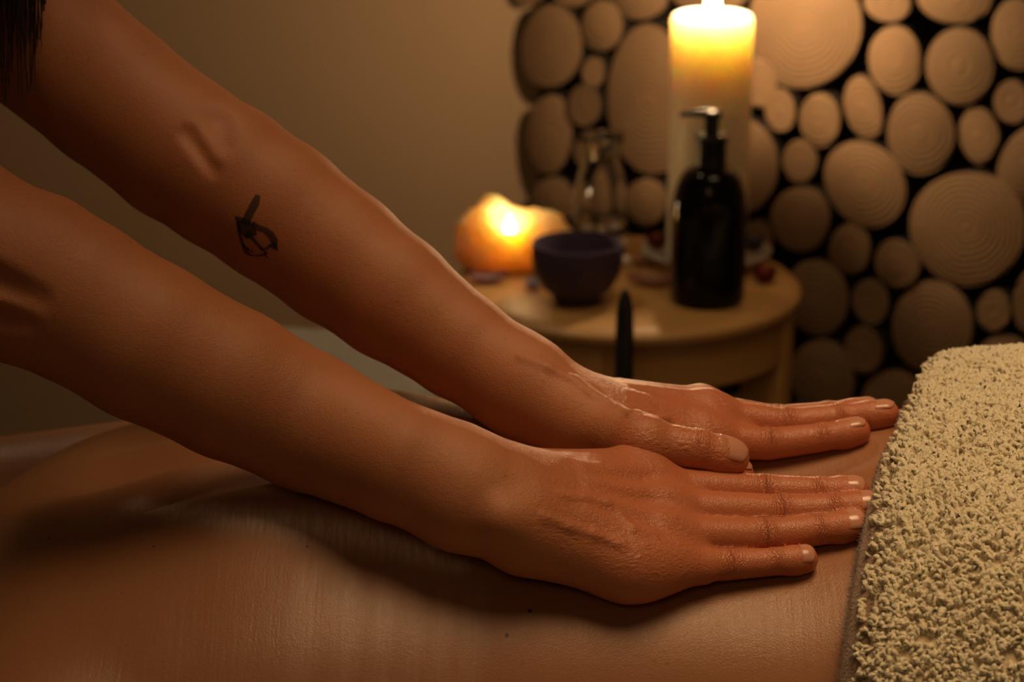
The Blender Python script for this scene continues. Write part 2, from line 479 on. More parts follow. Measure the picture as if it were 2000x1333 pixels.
R.extra = [(place(1035, 1050, .019), place(1225, 1106, .0150), .0170, .0138), (place(1225, 1106, .0150), place(1370, 1106, .0105), .0136, .0094)]
sh_n = P(-1000, -190, 1.05)
R.arm.insert(0, (lerp(R.arm[0][0], sh_n, .5), .042)); R.arm.insert(0, (sh_n, .052))
n_ = R.nrm
R.veins = [([P(1105, 975, tw), ], .001)]
R.cuts = []
build_hand(R)
fR0 = arm_sdf(R)
def on(f, px, py, off=0.0): return raycast(f, px, py, off)
vein = lambda f, pts, r: ([on(f, x, y, -r*.75) for (x, y) in pts], r)
R.veins = [vein(fR0, [(1090, 968), (1140, 975), (1185, 985), (1210, 1010), (1235, 1035), (1275, 1045)], .0012),
           vein(fR0, [(1060, 1010), (1110, 1030), (1160, 1045), (1215, 1065)], .0013)]
R.cuts = [(on(fR0, -20, 545, .000), on(fR0, 70, 585, .0035), .0065, .007), (on(fR0, -20, 622, .0005), on(fR0, 45, 640, .004), .006, .007)]
build_hand(R)
fR = arm_sdf(R)

# --- left arm and hand, beyond
L = Hand()
L.wrist = P(1098, 806, 1.203)
L.mcp = [place(1372, 856, .0180), None, None, None]
L.mcp[1] = settle(.1045, L.mcp[0][1] + .0185, .0185)
L.mcp[2] = settle(.1020, L.mcp[0][1] + .0365, .0170)
L.mcp[3] = settle(.0960, L.mcp[0][1] + .0530, .0150)
L.mr = [.0118, .0120, .0113, .0104]
i1, i2, i3 = place(1500, 868, .0100), place(1606, 855, .0084), place(1672, 842, .0068)
m1 = settle(.1470, i1[1] + .0185, .0102); m2 = settle(.1770, i2[1] + .021, .0085); m3 = settle(.2010, i3[1] + .0175, .0072)
r1 = settle(.1440, m1[1] + .0185, .0100); r2 = settle(.1730, m2[1] + .018, .0083); r3 = settle(.1940, m3[1] + .0165, .0075)
p1 = settle(.1330, r1[1] + .0180, .0088); p2 = settle(.1560, r2[1] + .0175, .0073); p3 = settle(.1730, r3[1] + .0180, .0062)
L.fing = [[i1, i2, i3], [m1, m2, m3], [r1, r2, r3], [p1, p2, p3]]
L.fr = R.fr
L.thumb = [place(1255, 866, .0300), place(1362, 880, .0290), place(1425, 893, .0250)]
L.tr = [.0125, .0106, .0086]
d_ = nrm(L.mcp[1] - L.wrist); l_ = L.mcp[0] - L.mcp[3]; L.lat = nrm(l_ - d_ * (l_ @ d_)); L.nrm = nrm(np.cross(L.lat, d_))
if L.nrm[2] < 0: L.nrm = -L.nrm
sh_f = P(-430, -300, 1.34)
L.arm = [(sh_f, .050), (P(60, 55, 1.285), .0435), (P(215, 185, 1.27), .0405), (P(350, 290, 1.26), .0400), (P(440, 345, 1.25), .0395), (P(540, 412, 1.245), .0385), (P(660, 502, 1.24), .0365),
         (P(765, 580, 1.23), .0335), (P(900, 678, 1.22), .0280), (P(1015, 752, 1.21), .0235)]
L.extra = []; L.veins = []; L.cuts = []
build_hand(L); fL0 = arm_sdf(L)
L.veins = [vein(fL0, [(1150, 770), (1180, 785), (1210, 800), (1240, 812), (1300, 820)], .0016),
           vein(fL0, [(1020, 700), (1070, 720), (1120, 745), (1160, 775)], .0018)]
L.cuts = [(on(fL0, 366, 258, .0018), on(fL0, 414, 330, .0016), .0034, .006), (on(fL0, 424, 222, .004), on(fL0, 430, 268, .0045), .006, .010)]
build_hand(L); fL = arm_sdf(L)

# --- coarse body
CUTX = -.292
mid_s = (sh_n + sh_f) / 2
HC = mid_s + np.array([.115, .0, .135])           # head centre
hf = nrm([.62, .0, -.78]); hu = nrm([.78, 0, .62]); hs = np.array([0, 1., 0])
def H(f, s, u): return HC + hf*f + hs*s + hu*u
pelvis = np.array([-1.02, mid_s[1], .90])
chest = mid_s + np.array([-.06, 0, -.045])
BODY = []
def bodyparts():
    b = []
    for h in (R, L):
        for (p0, r0), (p1, r1) in list(zip(h.arm[:-1], h.arm[1:]))[:7]: b.append((p0, p1, r0, r1, .004))
    s = nrm(sh_f - sh_n)
    b.append((sh_n, sh_f, .050, .050, .05))
    for k in (-1, 1):
        b.append((chest + s*k*.07, pelvis*.45 + chest*.55 + s*k*.055, .095, .085, .05))
        b.append((pelvis*.5 + chest*.5 + s*k*.055, pelvis + s*k*.075, .082, .105, .06))
        kn = np.array([-1.10 + .02, pelvis[1] + k*.10, .48]); an = np.array([-1.14, pelvis[1] + k*.11, .09])
        b.append((pelvis + s*k*.085, kn, .090, .058, .04)); b.append((kn, an, .056, .036, .03))
        b.append((an + np.array([0, 0, -.03]), an + np.array([.15, 0, -.055]), .036, .028, .03))
    b.append((mid_s + np.array([-.01, 0, .02]), H(-.03, 0, -.07), .052, .048, .04))
    return b
BODY = bodyparts()
HEAD = [(H(-.02, 0, .035), H(.005, 0, .03), .090, .088, .02), (H(.015, 0, -.02), H(.045, 0, -.085), .066, .036, .03),
        (H(.075, 0, .012), H(.102, 0, -.022), .0075, .0115, .010), (H(.060, -.035, .022), H(.060, .035, .022), .022, .022, .015),
        (H(.086, -.016, -.052), H(.086, .016, -.052), .0065, .0065, .006), (H(.083, -.014, -.062), H(.083, .014, -.062), .007, .007, .006),
        (H(.07, -.04, -.03), H(.07, -.04, -.02), .016, .016, .02), (H(.07, .04, -.03), H(.07, .04, -.02), .016, .016, .02),
        (H(-.01, -.083, .01), H(-.012, -.087, -.02), .017, .011, .006), (H(-.01, .083, .01), H(-.012, .087, -.02), .017, .011, .006)]
def body_sdf(Q):
    Q = np.asarray(Q, np.float32); c, R_ = ball(Q); d = np.full(len(Q), BIG, np.float32)
    for (p0, p1, r0, r1, k) in BODY + HEAD:
        if near_seg(c, R_, p0, p1, max(r0, r1), .08): d = smin(d, cone(Q, p0, p1, r0, r1), k)
    for s in (-1, 1):
        p = H(.094, s*.031, .004)
        if near_seg(c, R_, p, p, .02): d = smax(d, -cone(Q, p, p + hs*.001, .013, .013), .012)
    return d.astype(np.float32)

print('prep', time.time() - T0)
def arm_mesh(f, lo, hi, h=.0012):
    V, F = mesh_sdf(f, lo, hi, h); V = relax(V, F, 2); return V, F
VR, FR = arm_mesh(fR, (-.305, .93, .77), (.205, 1.16, 1.03))
print('right arm', len(VR), time.time() - T0)
VL, FL = arm_mesh(fL, (-.325, 1.03, .76), (.235, 1.36, 1.13))
print('left arm', len(VL), time.time() - T0)
VB, FB = mesh_sdf(body_sdf, (-1.26, .85, .0), (-.16, 1.60, 1.46), .0042, slack=1.5); VB = relax(VB, FB, 1)
print('body', len(VB), time.time() - T0)

def hand_attrs(V, h):
    ws = np.zeros(len(V)); ww = np.zeros(len(V)); red = np.zeros(len(V)); wb = np.zeros(len(V)); best = np.full(len(V), .004)
    sel = np.flatnonzero(V[:, 0] > h.wrist[0] - .06)
    Q = V[sel].astype(np.float32); n = h.nrm
    bs = np.full(len(sel), .0035); w_ = np.zeros(len(sel)); s_ = np.zeros(len(sel)); r_ = np.zeros(len(sel))
    for (pts, rad, u0, u1) in h.chains:
        acc = 0.0
        for j in range(len(pts)-1):
            a, b = pts[j], pts[j+1]; ba = b - a; l = np.linalg.norm(ba)
            t = ((Q - a) @ ba) / (l*l); tc = np.clip(t, 0, 1.15 if j == len(pts)-2 else 1)
            q = Q - a - tc[:, None]*ba; dist = np.linalg.norm(q, axis=1) - lerp(rad[j], rad[j+1], np.clip(tc, 0, 1))
            dors = np.clip((q @ n) / np.maximum(np.linalg.norm(q, axis=1), 1e-6) * 1.3 + .25, 0, 1)
            m = dist < bs
            s = acc + tc*l
            jl = [acc, acc + l]
            wgt = np.zeros(len(sel)); rd = np.zeros(len(sel))
            for jj, x0 in enumerate(jl):
                k = j + jj
                if k == 0: sig, amp = .007, .0
                elif k == len(pts)-1: sig, amp = .004, .0
                elif k == len(pts)-2: sig, amp = .0042, .55
                else: sig, amp = .0068, .7
                wgt = np.maximum(wgt, amp*np.exp(-((s - x0)/sig)**2)); rd = np.maximum(rd, (.55 if k else .35)*np.exp(-((s-x0)/.008)**2))
            wgt = np.maximum(wgt, .07*sstep(.024, .040, s)) * dors
            if j == len(pts)-2: rd = np.maximum(rd, .75*sstep(.35, 1.0, t))
            bs = np.where(m, dist, bs); w_ = np.where(m, wgt, w_); s_ = np.where(m, s, s_); r_ = np.where(m, rd, r_)
            acc += l
    ww[sel] = w_; ws[sel] = s_; red[sel] = r_
    d = nrm(h.mcp[1] - h.wrist); Lm = np.linalg.norm(h.mcp[1] - h.wrist); u = (V - h.wrist) @ d / Lm
    wb = sstep(-.25, .15, u) * (1 - sstep(.95, 1.25, u)) * (ww < .2)
    red = np.maximum(red, .5*sstep(-.2, .8, u)); red = np.maximum(red, 0)
    return dict(ws=ws, ww=ww, red=red, wb=wb)
aR, aL = hand_attrs(VR, R), hand_attrs(VL, L)

skin_m = skin_mat('masseuse_skin', (.50, .195, .085), (.42, .152, .064), (.51, .165, .085), hand=True, rough=.52)
def join_body():
    bm = bmesh.new()
    lay = {k: bm.verts.layers.float.new(k) for k in ('ws', 'ww', 'red', 'wb')}
    def dump(V, F, attrs, co, no, tagi):
        b2 = bmesh.new(); l2 = {k: b2.verts.layers.float.new(k) for k in lay}
        vs_ = [b2.verts.new(v) for v in V.tolist()]
        if attrs:
            for k in lay:
                la = l2[k]
                for v, a in zip(vs_, attrs[k].tolist()): v[la] = a
        for f in F.tolist():
            try: b2.faces.new([vs_[i] for i in f])
            except ValueError: pass
        g = b2.verts[:] + b2.edges[:] + b2.faces[:]
        bmesh.ops.bisect_plane(b2, geom=g, dist=1e-5, plane_co=co, plane_no=no, clear_inner=False, clear_outer=True)
        me = bpy.data.meshes.new('tmp'); b2.to_mesh(me); b2.free(); n0 = len(bm.verts)
        bm.from_mesh(me); bpy.data.meshes.remove(me)
    dump(VB, FB, None, (CUTX - .0015, 0, 0), (1, 0, 0), 0)
    dump(VR, FR, aR, (CUTX + .0015, 0, 0), (-1, 0, 0), 1)
    dump(VL, FL, aL, (CUTX + .0015, 0, 0), (-1, 0, 0), 2)
    bm.edges.ensure_lookup_table()
    be = [e for e in bm.edges if len(e.link_faces) == 1 and abs(e.verts[0].co.x - CUTX) < .004 and abs(e.verts[1].co.x - CUTX) < .004]
    ymid = (sh_n[1] + sh_f[1]) / 2
    for side in (0, 1):
        es = [e for e in be if (e.verts[0].co.y > ymid) == bool(side)]
        if es:
            try: bmesh.ops.bridge_loops(bm, edges=es)
            except Exception as ex: print('bridge', ex)
    me = bpy.data.meshes.new('body'); bm.to_mesh(me); bm.free()
    me.polygons.foreach_set('use_smooth', np.ones(len(me.polygons), bool)); me.materials.append(skin_m)
    return me
masseuse = empty('person', (-1.08, float(pelvis[1]), 0.0), 'standing masseuse in black leaning over, bare arms pressing both hands on the back', 'person')
body_o = bpy.data.objects.new('body', join_body()); COL.objects.link(body_o); world_child(body_o, masseuse)
print('joined', time.time() - T0)

# --- fingernails
def nail(f, pts, rad, n, mat, owner):
    tip, dip = pts[-1], pts[-2]; ax = nrm(tip - dip); up = nrm(n - ax*(n @ ax)); sd = np.cross(ax, up)
    r = rad[-1]; nu, nv = 9, 9; Lg = r*2.0
    G = np.zeros((nu, nv, 3))
    for i in range(nu):
        s = -Lg*.56 + Lg*i/(nu-1)
        for j in range(nv):
            th = lerp(-.88, .88, j/(nv-1)); wid = 1.0
            if i == 0: th *= .72
            if i == nu-1: th *= .86
            se = s - (0.28*r*(j/(nv-1)*2-1)**2 * max(0, (i-(nu-4))/3)) + (0.25*r*(j/(nv-1)*2-1)**2 if i == 0 else 0)
            dr = up*math.cos(th) + sd*math.sin(th); base = tip + ax*se - up*.0006
            rs = np.linspace(0, r*2.2, 120); d = f((base + rs[:, None]*dr).astype(np.float32)); k = np.flatnonzero(d > 0)
            rr = min(rs[k[0]], r*1.22) if len(k) else r
            if se > r*.25: rr = max(rr, (np.sqrt(max(r*r - (se*.55)**2, 0)) * .96))
            G[i, j] = base + dr*(rr + .0006)
    # flatten a little towards a smooth plate
    for _ in range(2):
        G[1:-1, 1:-1] = (G[1:-1, 1:-1]*2 + G[:-2, 1:-1] + G[2:, 1:-1] + G[1:-1, :-2] + G[1:-1, 2:]) / 6
    bot = G - up*.0009
    V = np.concatenate([G.reshape(-1, 3), bot.reshape(-1, 3)]); N = nu*nv; F = []
    for i in range(nu-1):
        for j in range(nv-1):
            a = i*nv + j; F += [(a, a+1, a+nv+1, a+nv), (N+a, N+a+nv, N+a+nv+1, N+a+1)]
    rim = [j for j in range(nv)] + [i*nv + nv-1 for i in range(1, nu)] + [(nu-1)*nv + j for j in range(nv-2, -1, -1)] + [i*nv for i in range(nu-2, 0, -1)]
    for a, b in zip(rim, rim[1:] + rim[:1]): F.append((a, N+a, N+b, b))
    return mesh_np('fingernail', V, F, mat, True, owner)
nail_m = simple('fingernail_gloss', (.58, .262, .175), .2, .06, 300, Specular_IOR_Level=.6)
for h, f in ((R, fR), (L, fL)):
    for ci, (pts, rad, a, b) in enumerate(h.chains):
        n = h.nrm
        if ci == 4: n = nrm(h.nrm + h.lat*.55)
        nail(f, pts, rad, n, nail_m, masseuse)
print('nails', time.time() - T0)

# --- bird tattoo: ink lying on the skin of the left forearm
def tattoo():
    # outlines in photograph pixels, filled strokes
    def stroke(pts, w):
        o = []; pts = [np.array(p, float) for p in pts]
        for i, p in enumerate(pts):
            d = nrm(pts[min(i+1, len(pts)-1)] - pts[max(i-1, 0)]); o.append((p, np.array([-d[1], d[0]]) * (w[i] if isinstance(w, list) else w)*.66))
        return [(p + q, p - q) for p, q in o]
    strokes = [
        stroke([(504, 381), (498, 398), (489, 414), (482, 428), (478, 440)], [8, 13, 12, 13, 17]),            # tail
        stroke([(459, 424), (468, 430), (476, 440), (487, 452), (500, 450)], [3, 10, 22, 26, 14]),           # rump and folded wing base
        stroke([(492, 436), (503, 445), (517, 449), (529, 459), (536, 472), (539, 484)], [8, 9, 9, 11, 11, 5]),   # back and head
        stroke([(530, 476), (536, 483), (543, 490)], [10, 8, 2]),                                           # beak
        stroke([(464, 430), (466, 445), (469, 462), (474, 478), (481, 492), (489, 500)], [5, 6, 5, 5, 8, 3]),     # wing edge
        stroke([(481, 455), (491, 464), (500, 474), (508, 484), (514, 491)], [12, 6, 5, 5, 3]),              # flight feather
        stroke([(489, 499), (500, 500), (512, 499), (520, 493)], [2, 2, 3, 5]),                             # belly line
        stroke([(508, 484), (516, 488), (523, 484), (529, 477)], [3, 4, 4, 3]),                             # cheek
        stroke([(474, 478), (486, 488), (496, 494)], [3, 2, 2]),
        stroke([(519, 492), (518, 499), (522, 503)], [4, 3, 2]),
    ]
    V, F = [], []
    for si, s in enumerate(strokes):
        n0 = len(V); sub = []
        for (a, b), (c, d) in zip(s[:-1], s[1:]):
            for k in range(4): sub.append((lerp(a, c, k/4), lerp(b, d, k/4)))
        sub.append(s[-1])
        for a, b in sub:
            for q in (0, .33, .66, 1):
                p = lerp(a, b, q); V.append(raycast(fL, p[0], p[1], .00022 + si*.00001, 1.1, 1.35, 500))
        for i in range(len(sub)-1):
            for q in range(3):
                a = n0 + i*4 + q; F.append((a, a+1, a+5, a+4))
    m = NT('tattoo_ink'); m.set(Roughness=.5); co = m.coord()
    m.l(m.mix(m.noise(co, 500, 2), (.012, .013, .014), (.035, .035, .033)), m.b.inputs['Base Color'])
    m.set(Alpha=.62)
    o = mesh_np('tattoo', np.array(V), F, m.m, True, masseuse); o['label'] = 'small dark ink bird tattoo'
tattoo()

# --- clothes and hair of the masseuse
def part_sdf(keep, off, clip):
    def f(Q):
        Q = np.asarray(Q, np.float32); c, R_ = ball(Q); d = np.full(len(Q), BIG, np.float32)
        for (p0, p1, r0, r1, k) in keep:
            if near_seg(c, R_, p0, p1, max(r0, r1), .1): d = smin(d, cone(Q, p0, p1, r0, r1), k)
        return smax(d - off, clip(Q).astype(np.float32), .006).astype(np.float32)
    return f
cloth_m = simple('black_cotton', (.02, .018, .018), .9, .3, 60, .0006, 900)
sn3, sf3 = sh_n, sh_f
SHIRT = [(sn3, lerp(sn3, R.arm[1][0], .75), .052, .046, .03), (sf3, lerp(sf3, L.arm[1][0], .22), .050, .048, .03)] + [b for b in BODY if np.allclose(b[0], sh_n) and np.allclose(b[1], sh_f)] + [b for b in BODY if min(b[0][0], b[1][0]) < -.62 and b[1][2] > .6]
def shirt_clip(Q):
    nk = (Q - (mid_s + np.array([.0, 0, .055]))) @ nrm([.6, 0, .8])
    return np.maximum(nk, (pelvis[2] - .06) - Q[:, 2])
V, F = mesh_sdf(part_sdf(SHIRT, .008, shirt_clip), (-1.2, .86, .8), (-.2, 1.58, 1.3), .006, slack=1.6)
mesh_np('shirt', relax(V, F, 2), F, cloth_m, True, masseuse)
V, F = mesh_sdf(part_sdf([b for b in BODY if min(b[0][0], b[1][0]) < -.75], .011, lambda Q: np.maximum(Q[:, 2] - (pelvis[2] + .04), .10 - Q[:, 2])), (-1.28, .92, .05), (-.7, 1.5, 1.0), .007, slack=1.6)
mesh_np('trousers', relax(V, F, 2), F, simple('charcoal_cotton', (.03, .028, .028), .9, .3, 50), True, masseuse)
for s in (-1, 1):
    an = np.array([-1.14, pelvis[1] + s*.11, .09])
    sho = [(an + np.array([-.01, 0, -.035]), an + np.array([.15, 0, -.05]), .046, .036, .02), (an + np.array([-.03, 0, -.06]), an + np.array([.17, 0, -.062]), .035, .032, .02)]
    V, F = mesh_sdf(part_sdf(sho, .002, lambda Q: -Q[:, 2]), (-1.27, an[1] - .08, -.02), (-.9, an[1] + .08, .14), .006, slack=1.6)
    mesh_np('shoe', relax(V, F, 1), F, simple('black_leather', (.015, .014, .014), .45), True, masseuse)
for s in (-1, 1):
    bm = bmesh.new(); bmesh.ops.create_uvsphere(bm, u_segments=16, v_segments=10, radius=.0125, matrix=Matrix.Translation(H(.083, s*.031, .002)))
    bm_obj('eye', bm, simple('eye_white', (.7, .68, .64), .2), masseuse, True, True)
hair_m = NT('dark_hair'); hair_m.set(Roughness=.45, Anisotropic=.5)
hair_m.l(hair_m.mix(hair_m.noise(hair_m.coord('Object', (400, 400, 20)), 1, 2), (.012, .008, .005), (.05, .03, .018)), hair_m.b.inputs['Base Color'])
def hair_clip(Q):
    q = Q - HC; return np.maximum(q @ hf - .055 - .35*(q @ hu), -(q @ hu) - .06 - .7*np.maximum(-(q @ hf), 0))
V, F = mesh_sdf(part_sdf([HEAD[0], (H(-.06, 0, -.02), H(-.05, 0, -.07), .06, .045, .03)], .013, hair_clip), tuple(HC - .2), tuple(HC + .2), .004)
hc = mesh_np('hair', relax(V, F, 1), F, hair_m.m, True, masseuse)
rnd = random.Random(4)
bm = bmesh.new()
for i in range(900):
    # long locks hanging forward from the crown past the upper arm
    yy = rnd.gauss(0, .045); top = Vector(H(.02 + rnd.uniform(-.02, .05), max(-.08, min(.085, yy + .045)), .108 - abs(yy)*.3))
    end = Vector((-.278 + rnd.uniform(-.028, .026), mid_s[1] + .03 + yy*.7, 1.005 + rnd.uniform(-.0, .10) ))
    mid = Vector((lerp(top.x, end.x, .75) + rnd.uniform(-.008, .012), lerp(top.y, end.y, .4), lerp(top.z, end.z, .30)))
    pts = []
    for k in range(8):
        t = k/7; pts.append(top*(1-t)**2 + mid*2*t*(1-t) + end*t*t + Vector((rnd.uniform(-1, 1), rnd.uniform(-1, 1), 0))*.0015)
    tube(bm, pts, [.0007]*6 + [.0006, .0002], 3)
lo_ = bm_obj('hair_locks', bm, hair_m.m, masseuse, True, True); lo_['kind'] = 'stuff'
print('clothes', time.time() - T0)

# ------------------------------------------------------------------ client mesh
moles = []
for (mx, my, r) in ((95, 1052, .0013), (1035, 1194, .0014), (990, 1242, .0011), (600, 1068, .0008), (300, 1068, .0007), (1532, 838, .0006)):
    q = place(mx, my, 0); moles.append((*q, r))
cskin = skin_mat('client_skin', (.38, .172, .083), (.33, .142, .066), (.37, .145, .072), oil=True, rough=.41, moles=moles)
V, F = mesh_sdf(client_sdf, (-.78, .84, .60), (1.46, 1.46, .92), .004, slack=1.5)
client = empty('person', (.3, YC, BED), 'undressed person lying face down, bare oiled back under the pressing hands', 'person')
V = relax(V, F, 2)
def sheen_paint_attr(V):  # mask of the painted sheen band, with fainter pale streaks below
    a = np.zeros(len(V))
    def pale_band(pix, w, amp):
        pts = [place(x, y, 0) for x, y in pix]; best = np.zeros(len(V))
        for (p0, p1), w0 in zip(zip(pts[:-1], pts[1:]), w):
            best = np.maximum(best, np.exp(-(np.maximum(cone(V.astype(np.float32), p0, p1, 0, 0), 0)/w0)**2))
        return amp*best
    a = np.maximum(a, pale_band([(265, 990), (350, 1000), (450, 1012), (560, 1022), (680, 1042), (780, 1066), (890, 1092)], [.0075, .007, .0075, .0085, .009, .009], 1.0))
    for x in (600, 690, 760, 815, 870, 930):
        a = np.maximum(a, pale_band([(x, 1125), (x - 8, 1220), (x - 14, 1325)], [.007, .007], .16))
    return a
mesh_np('body', V, F, cskin, True, client, dict(sheen_paint=sheen_paint_attr(V)))
chair_clip = lambda Q: np.maximum(Q[:, 0] + .455, .70 - Q[:, 2])
V, F = mesh_sdf(part_sdf([((-.47, YC, .725), (-.53, YC, .72), .082, .078, .03), ((-.53, YC, .80), (-.55, YC, .81), .030, .028, .02)], .008, chair_clip), (-.68, .98, .66), (-.4, 1.28, .88), .005)
mesh_np('hair', relax(V, F, 1), F, hair_m.m, True, client)
print('client', time.time() - T0)

# ------------------------------------------------------------------ the room
def plaster():
    m = NT('plaster'); co = m.coord()
    m.l(m.mix(m.noise(co, 3.5, 4), (.44, .30, .18), (.51, .355, .215)), m.b.inputs['Base Color']); m.set(Roughness=.9)
    m.l(m.bump(m.noise(co, 160, 3), .0008), m.b.inputs['Normal']); return m.m
plaster_m = plaster()
def struct(o): o['kind'] = 'structure'; return o
bm = bmesh.new(); add_box(bm, (-2.6, -1.6, -.06), (2.6, 3.2, 0))
fl = NT('floor_boards'); co = fl.coord('Object', (1.2, 14, 1))
fl.l(fl.mix(fl.noise(co, 2.0, 5), (.07, .042, .022), (.13, .08, .042)), fl.b.inputs['Base Color']); fl.set(Roughness=.5)
struct(bm_obj('floor', bm, fl.m))
KX, KY = .004, 2.336
WA = math.radians(36); WD = np.array([math.cos(WA), -math.sin(WA), 0]); WN = np.array([-math.sin(WA), -math.cos(WA), 0]); ZV = np.array([0, 0, 1.])
W0 = np.array([KX, KY, 0])
def wall_box(o, d, n, s0, s1, z0, z1, t0, t1):
    bm = bmesh.new(); vs_ = add_box(bm, (s0, t0, z0), (s1, t1, z1))
    for v in bm.verts: v.co = Vector(o + d*v.co.x + n*v.co.y + ZV*v.co.z)
    return bm
LA = math.radians(15); LD = np.array([-math.cos(LA), -math.sin(LA), 0]); LN = np.array([math.sin(LA), -math.cos(LA), 0])
struct(bm_obj('wall_left', wall_box(W0, LD, LN, -.03, 2.7, 0, 2.5, -.08, 0), plaster_m))
black_m = simple('dark_backing', (.010, .008, .006), .9, .3, 20)
wr = struct(bm_obj('wall_right', wall_box(W0, WD, WN, -.05, 1.9, 0, 2.5, -.10, -.02), black_m))

# log slices: outlines in the photograph turned onto the plane of the wall
LOGS = [(1076,91,61,82,0),(1175,50,41,51,0),(1158,142,22,31,0),(1140,207,31,42,0),(1073,262,46,77,4),(1268,197,84,149,0),(1452,325,68,92,0),(1250,-2,53,41,0),
 (1118,-22,44,36,0),(1030,-20,34,32,0),(1570,50,116,122,0),(1480,162,36,50,-15),(1733,3,47,41,0),(1866,-6,75,53,0),(1988,68,54,72,0),(1747,118,53,68,0),(1874,130,68,76,0),
 (1976,200,37,43,0),(1523,216,30,44,-8),(1601,235,41,53,0),(1686,211,36,67,-14),(1797,262,66,83,0),(1911,266,41,57,0),(2004,320,54,76,20),(1562,315,35,42,0),
 (1689,360,74,92,-32),(1890,446,112,117,0),(1563,428,57,66,0),(1660,487,40,52,0),(1752,516,43,49,-10),(1700,590,35,46,-10),(1594,582,62,77,-10),(1820,638,81,90,0),
 (1940,608,33,41,0),(2016,592,38,66,0),(1686,684,36,47,-10),(1606,738,64,74,-10),(1745,792,66,68,0),(1962,702,56,46,0),(1577,806,30,26,0),(1080,392,43,46,0),(1262,395,40,48,0),
 (1385,-30,84,60,0),(1370,400,46,60,0),(1170,395,34,60,0),(1480,465,30,34,0),(1400,180,50,100,0),(1110,492,36,44,0),(1200,500,40,42,0),(1300,520,44,66,0),(1420,540,52,70,0),
 (1500,560,26,40,0),(1840,780,30,36,0),(1900,800,50,50,0),(2040,460,34,50,0),(2046,190,30,44,0),(1990,790,40,60,0)]
def log_mats():
    m = NT('sawn_wood'); tc = m.n('ShaderNodeTexCoord'); co = tc.outputs['Object']
    oi = m.n('ShaderNodeObjectInfo'); rv = oi.outputs['Random']
    nz = m.noise(co, 22, 3); ln = m.n('ShaderNodeVectorMath', operation='LENGTH'); m.l(co, ln.inputs[0])
    r = m.math('ADD', ln.outputs['Value'], m.math('MULTIPLY', nz, .014))
    ring = m.math('MULTIPLY_ADD', m.math('SINE', m.math('MULTIPLY', r, 2*PI/.0052)), .5, .5)
    broad = m.noise(m.coord('Object', (14, 14, 14)), 1.0, 4, .6)
    c = m.mix(broad, (.21, .118, .055), (.37, .235, .125))
    c = m.mix(m.math('MULTIPLY', ring, .10), c, (.30, .18, .09))
    heart = m.math('SUBTRACT', 1.0, m.math('MULTIPLY', r, 34.0), clamp=True)
    c = m.mix(m.math('MULTIPLY', heart, .5), c, (.36, .21, .11))
    pith = m.math('LESS_THAN', r, .0125); c = m.mix(m.math('MULTIPLY', pith, .6), c, (.16, .09, .05))
    hs_ = m.n('ShaderNodeHueSaturation'); m.l(c, hs_.inputs['Color']); m.l(m.math('MULTIPLY_ADD', rv, .35, .80), hs_.inputs['Value'])
    m.l(hs_.outputs[0], m.b.inputs['Base Color']); m.set(Roughness=.8)
    m.l(m.bump(m.math('ADD', ring, m.noise(co, 300, 3)), .0006), m.b.inputs['Normal'])
    return m.m
wood_face = log_mats(); bark_m = simple('dark_bark', (.022, .014, .009), .95, .5, 90, .003, 120)
WM = Matrix((Vector(WD).to_4d(), Vector(ZV).to_4d(), Vector(WN).to_4d(), (0, 0, 0, 1))).transposed()
WM = Matrix(((WD[0], 0, WN[0]), (WD[1], 0, WN[1]), (0, 1, 0))).to_4x4()
rl = random.Random(11)
PLACED = []
def log_slice(poly, th):
    c = np.mean(poly, 0); N = len(poly); bm = bmesh.new(); rings = []
    for (sc, n) in ((1.0, -.02 - th*0), (1.0, th - .003), (.985, th - .0006), (.955, th)):
        rings.append([bm.verts.new((c_[0]*sc, c_[1]*sc, n)) for c_ in (poly - c)])
    for k, (a, b) in enumerate(zip(rings[:-1], rings[1:])):
        for i in range(N):
            f = bm.faces.new((a[i], a[(i+1) % N], b[(i+1) % N], b[i])); f.material_index = 1 if k < 2 else 0
    bm.faces.new(rings[-1])
    o = bm_obj('log_slice', bm, [wood_face, bark_m], wr, 40)
    M = WM.copy(); M.translation = Vector(W0 + WD*c[0] + ZV*c[1]); o.matrix_local = M
    PLACED.append((c[0], c[1], poly))
def to_wall(px, py, n):
    r = ray(px, py); o = W0 + WN*n; t = ((o - CP) @ WN) / (r @ WN); q = CP + t*r - o
    return np.array([q @ WD, q[2]])
for (cx, cy, rx, ry, rot) in LOGS:
    th = rl.uniform(.010, .016); a0 = math.radians(rot); ph = rl.uniform(0, 6.28); am = rl.uniform(.012, .035); pts = []
    for i in range(30):
        t = 2*PI*i/30; e = 1 + am*math.sin(2*t + ph) + am*.6*math.sin(3*t + ph*2)
        x, y = rx*e*math.cos(t), ry*e*math.sin(t)
        if (cx, cy) == (1911, 266): x *= 1 - .45*max(0, y/ry)**1.5; y *= 1.05 if y > 0 else 1
        pts.append(to_wall(cx + x*math.cos(a0) - y*math.sin(a0), cy + x*math.sin(a0) + y*math.cos(a0), th))
    log_slice(np.array(pts), th)
